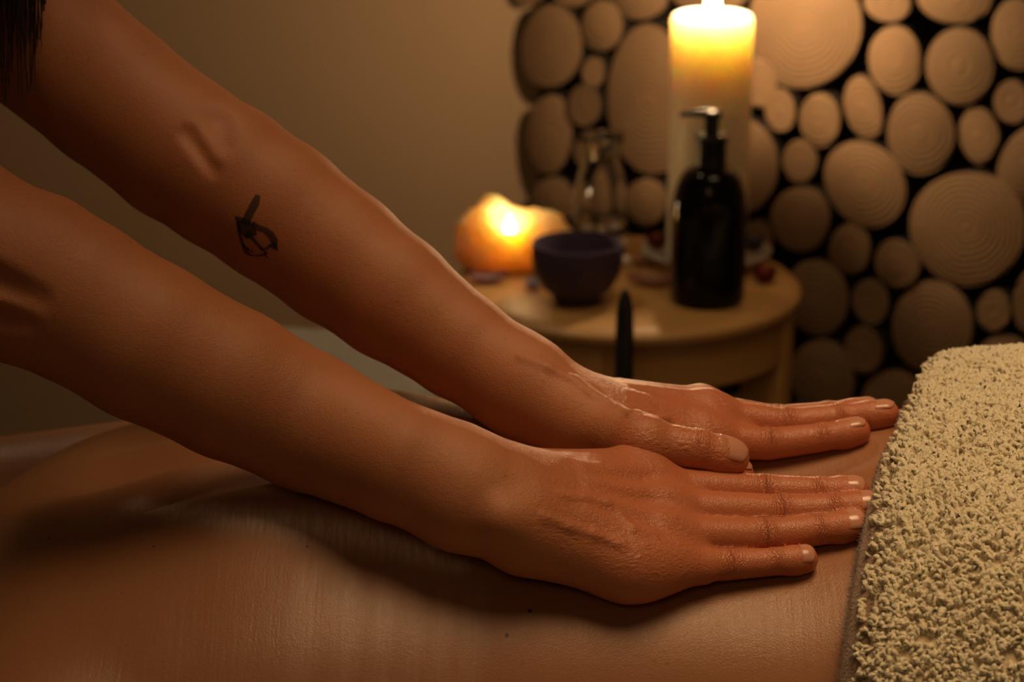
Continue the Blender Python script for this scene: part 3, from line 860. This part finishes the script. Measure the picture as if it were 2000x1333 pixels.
# the same slices go on beyond the frame
allp = [p for (_, _, poly) in PLACED for p in poly]; allp = np.array(allp); EX = []
cents = [(c0, c1, np.linalg.norm(poly - (c0, c1), axis=1)) for (c0, c1, poly) in PLACED]
circ = [(c0, c1, float(r.max())) for (c0, c1, r) in cents]
for rr in [.075]*14 + [.058]*120 + [.045]*500 + [.033]*900 + [.023]*1600 + [.016]*2200:
    rr *= rl.uniform(.9, 1.1); s, z = rl.uniform(.035, 1.15), rl.uniform(.42, 1.55)
    if s < rr + .012: continue
    if any((s-a)**2 + (z-b)**2 < (rr + c*.98 + .004)**2 for a, b, c in EX): continue
    if np.min((allp[:, 0]-s)**2 + (allp[:, 1]-z)**2) < (rr + .004)**2: continue
    if any((s-a)**2 + (z-b)**2 < (c*.92)**2 for a, b, c in circ): continue
    EX.append((s, z, rr))
for (s, z, rr) in EX:
    ph = rl.uniform(0, 6.28); am = rl.uniform(.01, .05)
    poly = np.array([(s + rr*(1 + am*math.sin(2*t + ph) - am)*math.cos(t), z + rr*(1 + am*math.sin(2*t+ph) - am)*math.sin(t)) for t in np.linspace(0, 2*PI, 24, endpoint=False)])
    log_slice(poly, rl.uniform(.010, .016))
print('logs', len(PLACED), time.time() - T0)

# ------------------------------------------------------------------ wooden stool and what stands on it
def on_plane(px, py, z):
    r = ray(px, py); return CP + r * ((z - CAM_Z) / r[2])
SZ = .681
SC0 = on_plane(1223, 545, SZ)
def wood(name, a, b, sc=(3, 40, 40), rough=.45):
    m = NT(name); co = m.coord('Object', sc); f = m.noise(co, 1.0, 5, .6)
    m.l(m.mix(f, a, b), m.b.inputs['Base Color']); m.set(Roughness=rough); m.l(m.bump(f, .0006), m.b.inputs['Normal']); return m.m
pine_m = wood('pale_pine', (.42, .225, .07), (.55, .32, .115), (8, 60, 60))
stool = empty('wooden_stool', (SC0[0], SC0[1], 0), 'round pale pine stool holding candles and bottle beside the log wall', 'stool')
bm = bmesh.new(); R0 = .1555
lathe(bm, [(0, SZ), (R0-.012, SZ), (R0-.004, SZ-.002), (R0, SZ-.006), (R0, SZ-.011), (R0-.004, SZ-.015), (0, SZ-.015)], 72)
bm_obj('stool_top', bm, pine_m, stool, 35)
bm = bmesh.new(); lathe(bm, [(R0-.007, SZ-.015), (R0-.007, SZ-.056), (R0-.010, SZ-.059), (R0-.030, SZ-.059), (R0-.030, SZ-.015)], 72)
bm_obj('apron', bm, wood('pine_apron', (.38, .20, .065), (.50, .28, .105), (8, 8, 60)), stool, 35)
for a in (-18, 72, 162, 252):
    a = math.radians(a); M = Matrix.Rotation(a, 4, 'Z'); bm = bmesh.new()
    vs_ = add_box(bm, (R0-.044, -.020, 0), (R0-.005, .020, SZ-.0155), .004)
    for v in bm.verts:
        v.co.x -= .010*(1 - v.co.z/SZ)
        v.co = M @ v.co
    bm_obj('leg', bm, pine_m, stool, 35)
bm = bmesh.new(); lathe(bm, [(.10, .205), (.10, .235), (.125, .235), (.125, .205), (.10, .205)], 48); bm_obj('stretcher_ring', bm, pine_m, stool, 35)

def flame(px_root, loc, hgt, power, rad, color, name='flame', em=40):
    fm = NT('flame_' + name); fm.t.nodes.remove(fm.b)
    e = fm.n('ShaderNodeEmission'); e.inputs[0].default_value = (1.0, .72, .30, 1); e.inputs[1].default_value = em; fm.l(e.outputs[0], fm.out.inputs[0])
    bm = bmesh.new(); pr = [(0, 0)] + [(rad*math.sin(PI*min(1, t**.62))**.9 * (1 - .12*t), t*hgt) for t in np.linspace(.05, .96, 12)] + [(0, hgt)]
    lathe(bm, pr, 16); o = bm_obj('flame', bm, fm.m, px_root, True); o.location = loc
    o.visible_shadow = True
    l = bpy.data.lights.new('candle_light', 'POINT'); l.energy = power; l.color = color; l.shadow_soft_size = rad*1.2
    lo = bpy.data.objects.new('candle_light', l); COL.objects.link(lo); lo.parent = px_root; lo.location = (loc[0], loc[1], loc[2] + hgt*1.02 + rad*1.3 + hgt*.3)
    return o
def wax(name, col, rad, scale, w=1.0, rough=.4):
    m = NT(name); co = m.coord(); m.l(m.mix(m.noise(co, 25, 3), tuple(c*.94 for c in col), col), m.b.inputs['Base Color'])
    m.set(Roughness=rough, Subsurface_Weight=w, Subsurface_Scale=scale); m.b.inputs['Subsurface Radius'].default_value = rad; return m.m
# pillar candle on a glass saucer
cb = on_plane(1379, 505, SZ + .005)
CH = .911 - (SZ + .005); CR = .0366
saucer_c = (cb[0], cb[1], SZ)
glass_m = NT('clear_glass'); glass_m.set(Roughness=.02, Transmission_Weight=1.0, IOR=1.48); glass_m.b.inputs['Base Color'].default_value = (.97, .98, .97, 1); glass_m = glass_m.m
frost_m = NT('milky_glass'); frost_m.set(Roughness=.15, Transmission_Weight=.55, IOR=1.48); frost_m.b.inputs['Base Color'].default_value = (.80, .76, .68, 1); frost_m = frost_m.m
bm = bmesh.new(); lathe(bm, [(0, 0), (.036, 0), (.047, .006), (.058, .0135), (.0595, .0145), (.058, .0155), (.046, .0085), (.038, .005), (0, .005)], 56)
o = bm_obj('saucer', bm, frost_m, None, True); o.location = saucer_c; tag(o, 'pale glass saucer under the tall pillar candle', 'saucer')
candle = empty('pillar_candle', tuple(cb), 'tall cream pillar candle burning on a saucer behind the dark bottle', 'candle')
bm = bmesh.new()
lathe(bm, [(0, 0), (CR-.002, 0), (CR, .002), (CR, CH-.006), (CR-.0015, CH-.002), (CR-.005, CH), (CR-.0085, CH-.002), (CR-.011, CH-.010), (.016, CH-.015), (0, CH-.0155)], 64)
bm_obj('wax_body', bm, wax('cream_wax', (.93, .85, .66), (1.0, .68, .42), .055), candle, 60)
bm = bmesh.new(); tube(bm, [(0, 0, CH-.016), (.0005, 0, CH-.009), (.001, 0, CH-.004)], .0011, 8); bm_obj('wick', bm, simple('burnt_wick', (.01, .008, .006), .9), candle, True)
flame(candle, (0, 0, CH-.0065), .036, 2.6, .0072, (1.0, .66, .36), 'tall')

# lumpy orange candle glowing from a hollow
sb = on_plane(1004, 522, SZ)
def lump_sdf(Q):
    q = np.asarray(Q, np.float32)
    d = cone(q, (-.016, 0, .024), (.020, .004, .022), .0335, .0285)
    d = smin(d, cone(q, (-.018, .010, .040), (-.020, .016, .054), .020, .0085), .018)
    d = smin(d, cone(q, (.030, .004, .022), (.040, 0, .018), .0215, .016), .02)
    d = smin(d, cone(q, (-.034, -.002, .022), (-.036, 0, .034), .017, .011), .02)
    d = d + .0016*np.sin(q[:, 0]*190 + 1)*np.sin(q[:, 1]*170)*np.sin(q[:, 2]*210 + 2) + .0010*np.sin(q[:, 0]*420)*np.sin(q[:, 2]*380 + q[:, 1]*300)
    d = smax(d, -cone(q, (-.004, -.012, .040), (-.003, -.020, .066), .0105, .021), .006)
    return np.maximum(d, -q[:, 2]).astype(np.float32)
V, F = mesh_sdf(lump_sdf, (-.07, -.055, -.006), (.075, .055, .08), .0016)
lump = empty('lump_candle', tuple(sb), 'squat lumpy orange candle glowing beside the purple bowl', 'candle')
wb_ = mesh_np('wax_body', relax(V, F, 2), F, wax('orange_wax', (.97, .70, .30), (1.0, .72, .36), .045), True); wb_.parent = lump
bm = bmesh.new(); tube(bm, [(-.004, -.0125, .0285), (-.004, -.0125, .035)], .001, 8); bm_obj('wick', bm, simple('burnt_wick', (0, 0, 0)), lump, True)
flame(lump, (-.004, -.0125, .033), .020, .055, .0050, (1.0, .66, .36), 'small', 22)

# purple bowl
bb = on_plane(1127, 588, SZ); bm = bmesh.new()
lathe(bm, [(0, 0), (.019, 0), (.0205, .002), (.021, .006), (.030, .0135), (.0368, .026), (.0395, .038), (.0392, .051), (.0388, .0525), (.0375, .0525), (.0365, .050), (.0345, .036), (.028, .018), (.016, .009), (0, .008)], 56)
o = bm_obj('bowl', bm, simple('purple_ceramic', (.055, .036, .080), .6, .1, 40), None, True); o.location = tuple(bb)
tag(o, 'small dark purple bowl in front of the glowing orange candle', 'bowl')

# pump bottle
pb = on_plane(1381, 588, SZ)
bot = empty('pump_bottle', tuple(pb), 'dark amber pump bottle standing in front of the tall candle', 'bottle')
bm = bmesh.new()
prof = [(0, .001), (.026, 0), (.0305, .0015), (.0322, .006), (.0323, .03), (.0323, .078)]
for t in np.linspace(.08, 1, 12): prof.append((.0135 + .0188*math.cos(t*PI/2)**.85, .078 + .041*math.sin(t*PI/2)**1.15))
prof += [(.0128, .1215), (.0128, .124), (0, .124)]
lathe(bm, prof, 56)
am = NT('dark_amber_glass'); am.set(Roughness=.10, IOR=1.45, Specular_IOR_Level=.25); am.b.inputs['Base Color'].default_value = (.006, .0035, .002, 1)
bm_obj('bottle_body', bm, am.m, bot, 60)
bp = simple('black_plastic', (.008, .008, .008), .35, .1, 60)
bm = bmesh.new(); lathe(bm, [(0, .1195), (.0128, .1195), (.0132, .122), (.0128, .139), (.0138, .1405), (.0138, .1465), (.012, .148), (0, .148)], 40); bm_obj('collar', bm, bp, bot, 40)
bm = bmesh.new(); lathe(bm, [(0, .147), (.0062, .147), (.0058, .163), (0, .163)], 24); pump = bm_obj('pump_stem', bm, bp, bot, 40)
bm = bmesh.new(); lathe(bm, [(0, .1615), (.0078, .1615), (.0085, .163), (.0082, .167), (.006, .1685), (0, .169)], 32)
tube(bm, [(-.004, 0, .1655), (-.014, 0, .1658), (-.022, 0, .1652), (-.0275, 0, .1642)], [.0042, .0030, .0024, .0020], 12)
bm_obj('pump_nozzle', bm, bp, bot, 40)

# glass jar behind the bowl, with beads added for the glints in its base
gj = on_plane(1172, 488, SZ); bm = bmesh.new()
lathe(bm, [(0, 0), (.024, 0), (.0262, .003), (.0268, .012), (.0262, .035), (.0250, .055), (.021, .074), (.0172, .086), (.0168, .092), (.0195, .102), (.0212, .109), (.0205, .110), (.018, .102), (.0152, .092), (.0155, .085), (.019, .073), (.0228, .054), (.0238, .035), (.0238, .022), (.021, .0165), (0, .016)], 56)
o = bm_obj('glass_jar', bm, glass_m, None, True); o.location = tuple(gj); tag(o, 'clear glass jar with narrow neck behind the purple bowl', 'jar')
glint_m = simple('glint_white', (.97, .94, .88), .12, .02, 60, Coat_Weight=1.0)  # bright white colour stands for the sparkle of glass
spots = [(-.0125, -.008, .0215), (.0012, -.0135, .0215), (.0138, -.006, .0215)]
for i, (x, y, z) in enumerate(spots):
    bm = bmesh.new(); bmesh.ops.create_icosphere(bm, subdivisions=3, radius=.0052)
    for v in bm.verts: v.co.z *= .82; v.co.x *= 1.05
    o = bm_obj('pebble', bm, glint_m, None, True); o.location = (gj[0]+x, gj[1]+y, SZ + z)
    tag(o, ('leftmost', 'middle', 'rightmost')[i] + ' of the three shiny white beads added for the glints inside the glass jar', 'pebble', 'glint beads inside the glass jar')
q = on_plane(1221, 521, SZ); bm = bmesh.new(); bmesh.ops.create_icosphere(bm, subdivisions=3, radius=.0052)
o = bm_obj('pebble', bm, glint_m, None, True); o.location = (q[0], q[1], SZ + .0052); tag(o, 'lone shiny white pebble on the stool beside the purple bowl', 'pebble')

# dried rose buds and loose petals
def rosebud(px, py, z, r, col, label, name):
    q = on_plane(px, py, z); root = empty('rosebud', tuple(q), label, 'flower', 'dried rose buds')
    m = simple(name, col, .7, .35, 220, .001, 300)
    bm = bmesh.new(); lathe(bm, [(0, .0), (r*.45, r*.1), (r*.72, r*.6), (r*.62, r*1.2), (r*.3, r*1.5), (0, r*1.55)], 20); bm_obj('bud_core', bm, m, root, True)
    for i in range(7):
        bm = bmesh.new(); a = i*2*PI/7*2.4; nu, nv = 6, 6; g = []
        for u in range(nu):
            row = []
            for v in range(nv):
                th = a + lerp(-.75, .75, v/(nv-1)); zz = r*(.05 + 1.5*u/(nu-1)*(1 - .12*((v/(nv-1))*2-1)**2)); rr = r*(.5 + .5*math.sin(.4 + 1.9*u/(nu-1)) + .035*i*u/(nu-1))
                row.append(bm.verts.new((rr*math.cos(th), rr*math.sin(th), zz)))
            g.append(row)
        for u in range(nu-1):
            for v in range(nv-1): bm.faces.new((g[u][v], g[u][v+1], g[u+1][v+1], g[u+1][v]))
        r_ = bmesh.ops.solidify(bm, geom=bm.faces[:], thickness=.0006)
        bm_obj('petal', bm, m, root, True)
rosebud(1493, 552, SZ, .0088, (.30, .030, .022), 'dark red dried rosebud lying on the bare stool edge beside the bottle', 'dried_rose_red')
rosebud(1282, 484, SZ + .010, .0088, (.22, .035, .022), 'brownish red dried rosebud on the saucer rim by the candle', 'dried_rose_brown')
rosebud(1203, 506, SZ, .0075, (.34, .045, .022), 'small red dried rosebud tucked between purple bowl and glass jar', 'dried_rose_bright')
rosebud(1472, 488, SZ + .010, .0080, (.10, .085, .16), 'bluish dried bud on the saucer rim, half behind the bottle', 'dried_lavender_bud')
def petal(px, py, L_, W_, rot, col, name, label):
    q = on_plane(px, py, SZ); bm = bmesh.new(); n = 9; g = []
    for u in range(n):
        row = []
        for v in range(n):
            a, b = u/(n-1)*2-1, v/(n-1)*2-1
            x = a*L_; y = b*W_*math.sqrt(max(0.02, 1 - a*a*.96)); row.append(bm.verts.new((x, y, .0012 + .0045*b*b + .004*a*a)))
        g.append(row)
    for u in range(n-1):
        for v in range(n-1): bm.faces.new((g[u][v], g[u+1][v], g[u+1][v+1], g[u][v+1]))
    bmesh.ops.solidify(bm, geom=bm.faces[:], thickness=.0005)
    o = bm_obj('flower_petal', bm, simple(name, col, .55, .2, 150), None, True); o.location = tuple(q); o.rotation_euler = (0, 0, rot)
    tag(o, label, 'petal', 'loose petals on the stool')
petal(955, 552, .0165, .010, .2, (.42, .27, .32), 'lilac_petal', 'lilac petal lying on the stool before the orange candle')
petal(1042, 562, .011, .008, 1.0, (.42, .40, .50), 'bluish_petal', 'pale bluish petal against the foot of the purple bowl')
petal(1268, 556, .020, .012, -.2, (.50, .28, .22), 'pink_petal', 'large pinkish petal on the stool between bowl and bottle')
petal(1258, 520, .013, .009, .6, (.50, .30, .22), 'rose_petal', 'small pinkish petal on the stool below the saucer edge')
print('stool things', time.time() - T0)

# ------------------------------------------------------------------ black post, grey blanket on a dark stool
post_t = P(1221, 580, 1.80)
pr_ = empty('black_post', (post_t[0], post_t[1], 0), 'slim black post with pointed tip standing before the pine stool', 'post')
bm = bmesh.new(); h_ = post_t[2]
lathe(bm, [(0, 0), (.0075, 0), (.0075, h_-.035), (.0068, h_-.012), (.0045, h_), (.0018, h_+.006), (0, h_+.0075)], 20); bm_obj('pole', bm, bp, pr_, 40)
bm = bmesh.new(); lathe(bm, [(0, 0), (.07, 0), (.07, .008), (.06, .014), (0, .016)], 40); bm_obj('foot', bm, bp, pr_, 40)

ds = empty('dark_stool', (-.168, 1.74, 0), 'low black stool against the plain wall carrying a grey blanket', 'stool')
dk = simple('black_lacquer', (.012, .011, .010), .5, .2, 30)
bm = bmesh.new(); add_box(bm, (-.115, -.15, .545), (.115, .15, .580), .006); bm_obj('seat', bm, dk, ds, 35)
for sx in (-.095, .095):
    for sy in (-.13, .13):
        bm = bmesh.new(); add_box(bm, (sx-.016, sy-.016, 0), (sx+.016, sy+.016, .545), .003); bm_obj('leg', bm, dk, ds, 35)
gm = NT('grey_wool'); co = gm.coord(); gm.l(gm.mix(gm.noise(co, 60, 4), (.20, .18, .155), (.32, .29, .25)), gm.b.inputs['Base Color']); gm.set(Roughness=.95, Sheen_Weight=.3)
gm.l(gm.bump(gm.noise(co, 260, 4), .003), gm.b.inputs['Normal'])
gb = empty('folded_blanket', (-.168, 1.74, .5845), 'grey wool blanket folded in layers on the black stool', 'blanket')
for k in range(2):
    bm = bmesh.new(); add_box(bm, (-.110+.004*k, -.14, .002 + k*.043), (.106-.008*k, .14-.006*k, .043 + k*.043), .018)
    bmesh.ops.subdivide_edges(bm, edges=bm.edges[:], cuts=3, use_grid_fill=True)
    for v in bm.verts: v.co.z += .004*math.sin(v.co.x*30 + k)*math.sin(v.co.y*26 + 1); v.co.x += .003*math.sin(v.co.y*40 + k*2)
    bm_obj('fold', bm, gm.m, gb, 60)

# ------------------------------------------------------------------ massage table, towels
tb = empty('massage_table', (.44, YC, 0), 'padded massage table under the lying person', 'table')
tb.location = (.44, YC, 0)
bm = bmesh.new(); add_box(bm, (-1.06, -.36, BED-.065), (1.06, .36, BED), .022); bm_obj('mattress', bm, simple('cream_sheet', (.55, .47, .36), .9, .08, 20, .0006, 500), tb, 40)
wd = wood('beech_frame', (.38, .23, .11), (.50, .32, .16), (4, 40, 40))
bm = bmesh.new(); add_box(bm, (-1.03, -.33, BED-.135), (1.03, .33, BED-.066), .004); bm_obj('frame', bm, wd, tb, 35)
for sx in (-.95, .95):
    for sy in (-.29, .29):
        bm = bmesh.new(); add_box(bm, (sx-.025, sy-.025, 0), (sx+.025, sy+.025, BED-.136), .004); bm_obj('leg', bm, wd, tb, 35)

# towel over the hips: base cloth plus a looped pile
def towel_edge(y): return np.interp(y, [.90, .95, 1.05, 1.12, 1.20, 1.30], [.142, .152, .178, .200, .228, .250])
def towel():
    nphi, nx = 150, 120
    phis = np.linspace(math.radians(-14), math.radians(194), nphi)
    zc = .715
    G = np.zeros((nx, nphi, 3))
    X1 = 1.30
    # first find y of the surface at the edge for each angle, then sweep
    def radius(x, ph, off):
        rs = np.linspace(.02, .30, 280)
        Q = np.stack([np.broadcast_to(x[:, None], (len(x), 280)), YC - np.cos(ph)[:, None]*rs, zc + np.sin(ph)[:, None]*rs], -1).reshape(-1, 3)
        d = client_sdf(Q).reshape(len(x), 280) - off
        ins = d < 0
        last = 279 - np.argmax(ins[:, ::-1], 1)
        last = np.where(ins.any(1), last, 0)
        i = np.clip(last, 0, 278); k = np.arange(len(x)); d0, d1 = d[k, i], d[k, i+1]
        return rs[i] + (rs[1]-rs[0])*np.clip(d0/np.where(np.abs(d0-d1) < 1e-9, 1, d0-d1), 0, 1)
    xe = np.full(nphi, .17)
    for _ in range(3):
        r = radius(xe, phis, .01); xe = towel_edge(YC - np.cos(phis)*r)
    prof = [(.012, .0015), (.004, .0015), (-.001, .003), (-.003, .007), (-.002, .012), (.0015, .0165), (.006, .0195), (.011, .021)]
    sx = np.concatenate([[p[0] for p in prof], .009 + np.linspace(0.003, 1, nx-len(prof))**1.5 * (X1 - .2)])
    so = np.concatenate([[p[1] for p in prof], np.full(nx-len(prof), .021)])
    for i in range(nx):
        x = xe + sx[i]; r = radius(x, phis, so[i])
        if i > len(prof)+2:   # the cloth bridges hollows between the legs
            for _ in range(2): r = np.maximum(r, np.convolve(np.pad(r, 6, mode='edge'), np.ones(13)/13, 'valid'))
        G[i] = np.stack([x, YC - np.cos(phis)*r, np.maximum(zc + np.sin(phis)*r, BED + .004 + so[i]*.3)], 1)
        # soft unevenness
        G[i, :, 2] += .0014*np.sin(phis*9 + x*31)*min(1, i/12)
    V = G.reshape(-1, 3); ii = np.arange(nx-1)[:, None]*nphi + np.arange(nphi-1)[None]
    F = np.stack([ii, ii+nphi, ii+nphi+1, ii+1], -1).reshape(-1, 4)
    return G, V, F, len(prof)
G, V, F, npr = towel()
tw_root = empty('bath_towel', (.5, YC, BED), 'thick cream terry towel draped over the hips', 'towel')
def terry(name, a, b, sheen=.4):
    m = NT(name); co = m.coord(); m.l(m.mix(m.noise(co, 120, 3), a, b), m.b.inputs['Base Color']); m.set(Roughness=.95, Sheen_Weight=sheen)
    m.l(m.bump(m.noise(co, 700, 3), .0015), m.b.inputs['Normal']); return m.m
nph = G.shape[1]; kh = npr - 2
mesh_np('towel_cloth', V, F, terry('terry_ground', (.62, .50, .34), (.74, .61, .43)), True, tw_root)
Hm = G.copy(); Hm[:kh+1, :, 0] -= .0007; Hm[:kh+1, :, 2] += .0006*np.sin(np.linspace(math.radians(-14), math.radians(194), nph))[None]
hem = mesh_np('hem', Hm.reshape(-1, 3), F[:kh*(nph-1)], terry('hem_weave', (.26, .145, .075), (.35, .205, .11)), True, tw_root); hem['label'] = 'brownish woven hem with short fringe'
def fringe():
    rg = np.random.default_rng(8); n = 5200
    j = rg.integers(0, nph-1, n); i = rg.integers(1, kh+1, n); b = rg.random(n)[:, None]
    p = G[i, j]*(1-b) + G[i, j+1]*b
    keep = p[:, 2] > .66; p = p[keep]; n = len(p)
    d = rg.normal(size=(n, 3))*.45 + np.array([-1., 0, .35]); d /= np.linalg.norm(d, axis=1, keepdims=True)
    s_ = np.cross(d, rg.normal(size=(n, 3))); s_ /= np.linalg.norm(s_, axis=1, keepdims=True)
    l = rg.uniform(.0016, .0036, n)[:, None]; w = .0003
    s2 = np.cross(d, s_)
    Vv = np.stack([p + s_*w, p - s_*w*.5 + s2*w, p - s_*w*.5 - s2*w, p + d*l], 1).reshape(-1, 3)
    b0 = np.arange(n)[:, None]*4; Ff = np.concatenate([b0 + np.array([0, 1, 3]), b0 + np.array([1, 2, 3]), b0 + np.array([2, 0, 3])])
    o = mesh_np('hem_fringe', Vv, Ff, terry('hem_fibre', (.34, .23, .15), (.44, .31, .21)), True, tw_root); o['kind'] = 'stuff'
fringe()
def pile():
    rg = np.random.default_rng(5)
    # surface normals of the cloth grid
    du = np.gradient(G, axis=0); dv = np.gradient(G, axis=1); N = np.cross(du, dv); N /= np.maximum(np.linalg.norm(N, axis=2, keepdims=True), 1e-12)
    mid = G[npr+20, G.shape[1]//2]; 
    if N[npr+20, G.shape[1]//2][2] < 0: N = -N
    # area of every quad within reach of the photograph's neighbourhood
    A = np.linalg.norm(np.cross(G[1:, :-1]-G[:-1, :-1], G[:-1, 1:]-G[:-1, :-1]), axis=2)
    cx = G[:-1, :-1, 0]; cz = G[:-1, :-1, 2]
    i_ = np.arange(G.shape[0]-1)[:, None]
    W = A * np.where(i_ < npr-3, 0, np.where(i_ < npr-1, .35, 1.0)) * (cz > .66) * np.where(cx < .42, 1.0, np.where(cx < .60, .35, .0))
    n = 42000
    c = rg.choice(W.size, n, p=(W/W.sum()).ravel()); i, j = np.unravel_index(c, W.shape); a, b = rg.random(n), rg.random(n)
    bil = lambda T: (T[i, j]*((1-a)*(1-b))[:, None] + T[i+1, j]*(a*(1-b))[:, None] + T[i, j+1]*((1-a)*b)[:, None] + T[i+1, j+1]*(a*b)[:, None])
    p, nn = bil(G), bil(N); nn /= np.linalg.norm(nn, axis=1, keepdims=True)
    th = rg.random(n)*2*PI; t = np.cross(nn, rg.normal(size=(n, 3))); t /= np.linalg.norm(t, axis=1, keepdims=True)
    lean = rg.normal(size=(n, 3)); lean -= nn*np.einsum('ij,ij->i', lean, nn)[:, None]
    hgt = rg.uniform(.0026, .0050, n); wid = rg.uniform(.0007, .0017, n); rad = rg.uniform(.0010, .0017, n)
    S, Kk = 5, 3   # points along a loop, sides
    pts = []
    for k in range(S):
        u = k/(S-1); an = PI*u
        pts.append(p - nn*.0008 + t*(wid*math.cos(an))[:, None] + nn*(hgt*max(0, math.sin(an))**.8)[:, None] + lean*(.0011*math.sin(an)) + rg.normal(size=(n, 3))*.00022)
    pts = np.stack(pts, 1)
    tg = np.gradient(pts, axis=1); tg /= np.linalg.norm(tg, axis=2, keepdims=True)
    e1 = np.cross(tg, np.cross(nn, t)[:, None, :] + 1e-6); e1 = np.cross(nn, t)[:, None, :] * np.ones((1, S, 1)); e1 = e1 - tg*np.einsum('ijk,ijk->ij', e1, tg)[..., None]
    e1 /= np.maximum(np.linalg.norm(e1, axis=2, keepdims=True), 1e-9); e2 = np.cross(tg, e1)
    ring = [pts + (e1*math.cos(2*PI*q/Kk) + e2*math.sin(2*PI*q/Kk)) * rad[:, None, None] for q in range(Kk)]
    Vv = np.stack(ring, 2).reshape(-1, 3)
    base = np.arange(n)[:, None, None]*S*Kk + np.arange(S-1)[None, :, None]*Kk; q0 = np.arange(Kk)[None, None]; q1 = (q0+1) % Kk
    Ff = np.stack([base+q0, base+q1, base+Kk+q1, base+Kk+q0], -1).reshape(-1, 4)
    o = mesh_np('towel_pile', Vv, Ff, terry('terry_loops', (.82, .70, .48), (.95, .85, .63), .5), True, tw_root); o['kind'] = 'stuff'
pile()
print('towel', time.time() - T0)

# rolled brown cloth along the far flank and a white towel near the head
bm = bmesh.new(); n_s, n_c = 60, 40; grid = []
for i in range(n_s):
    u = i/(n_s-1); x = lerp(-.16, .22, u); cy_, cz_ = 1.395 - .025*u, BED + .067 - .006*u
    ring = []
    for k in range(n_c):
        a = 2*PI*k/n_c; r = .066 - .005*u + .0025*math.sin(5*a + 20*x) + .0022*math.sin(x*95 + 3*a) + .0015*math.sin(9*a - 60*x)
        if i in (0, n_s-1): r *= .8
        ring.append(bm.verts.new((x, cy_ + r*math.cos(a), max(BED + .002, cz_ + r*math.sin(a)))))
    grid.append(ring)
for a, b in zip(grid[:-1], grid[1:]):
    for k in range(n_c): bm.faces.new((a[k], a[(k+1) % n_c], b[(k+1) % n_c], b[k]))
bm.faces.new(grid[0][::-1]); bm.faces.new(grid[-1])
bt = NT('brown_terry'); co = bt.coord(); vv = bt.n('ShaderNodeTexVoronoi', i_Scale=170.0); bt.l(co, vv.inputs['Vector'])
bt.l(bt.mix(vv.outputs['Distance'], (.19, .10, .05), (.08, .042, .022)), bt.b.inputs['Base Color']); bt.set(Roughness=.9); bt.l(bt.bump(vv.outputs['Distance'], .004), bt.b.inputs['Normal'])
o = bm_obj('rolled_cloth', bm, bt.m, None, True); tag(o, 'rolled brown textured cloth lying along the far flank of the person', 'cloth')
bm = bmesh.new(); add_box(bm, (-.43, 1.275, BED + .001), (-.29, 1.44, BED + .054), .024)
bmesh.ops.subdivide_edges(bm, edges=bm.edges[:], cuts=2, use_grid_fill=True)
o = bm_obj('pillow', bm, simple('white_cotton', (.72, .66, .55), .9, .06, 30, .001, 300), None, 60); tag(o, 'flat white pillow under the arm of the lying person', 'pillow')
print('done', time.time() - T0)
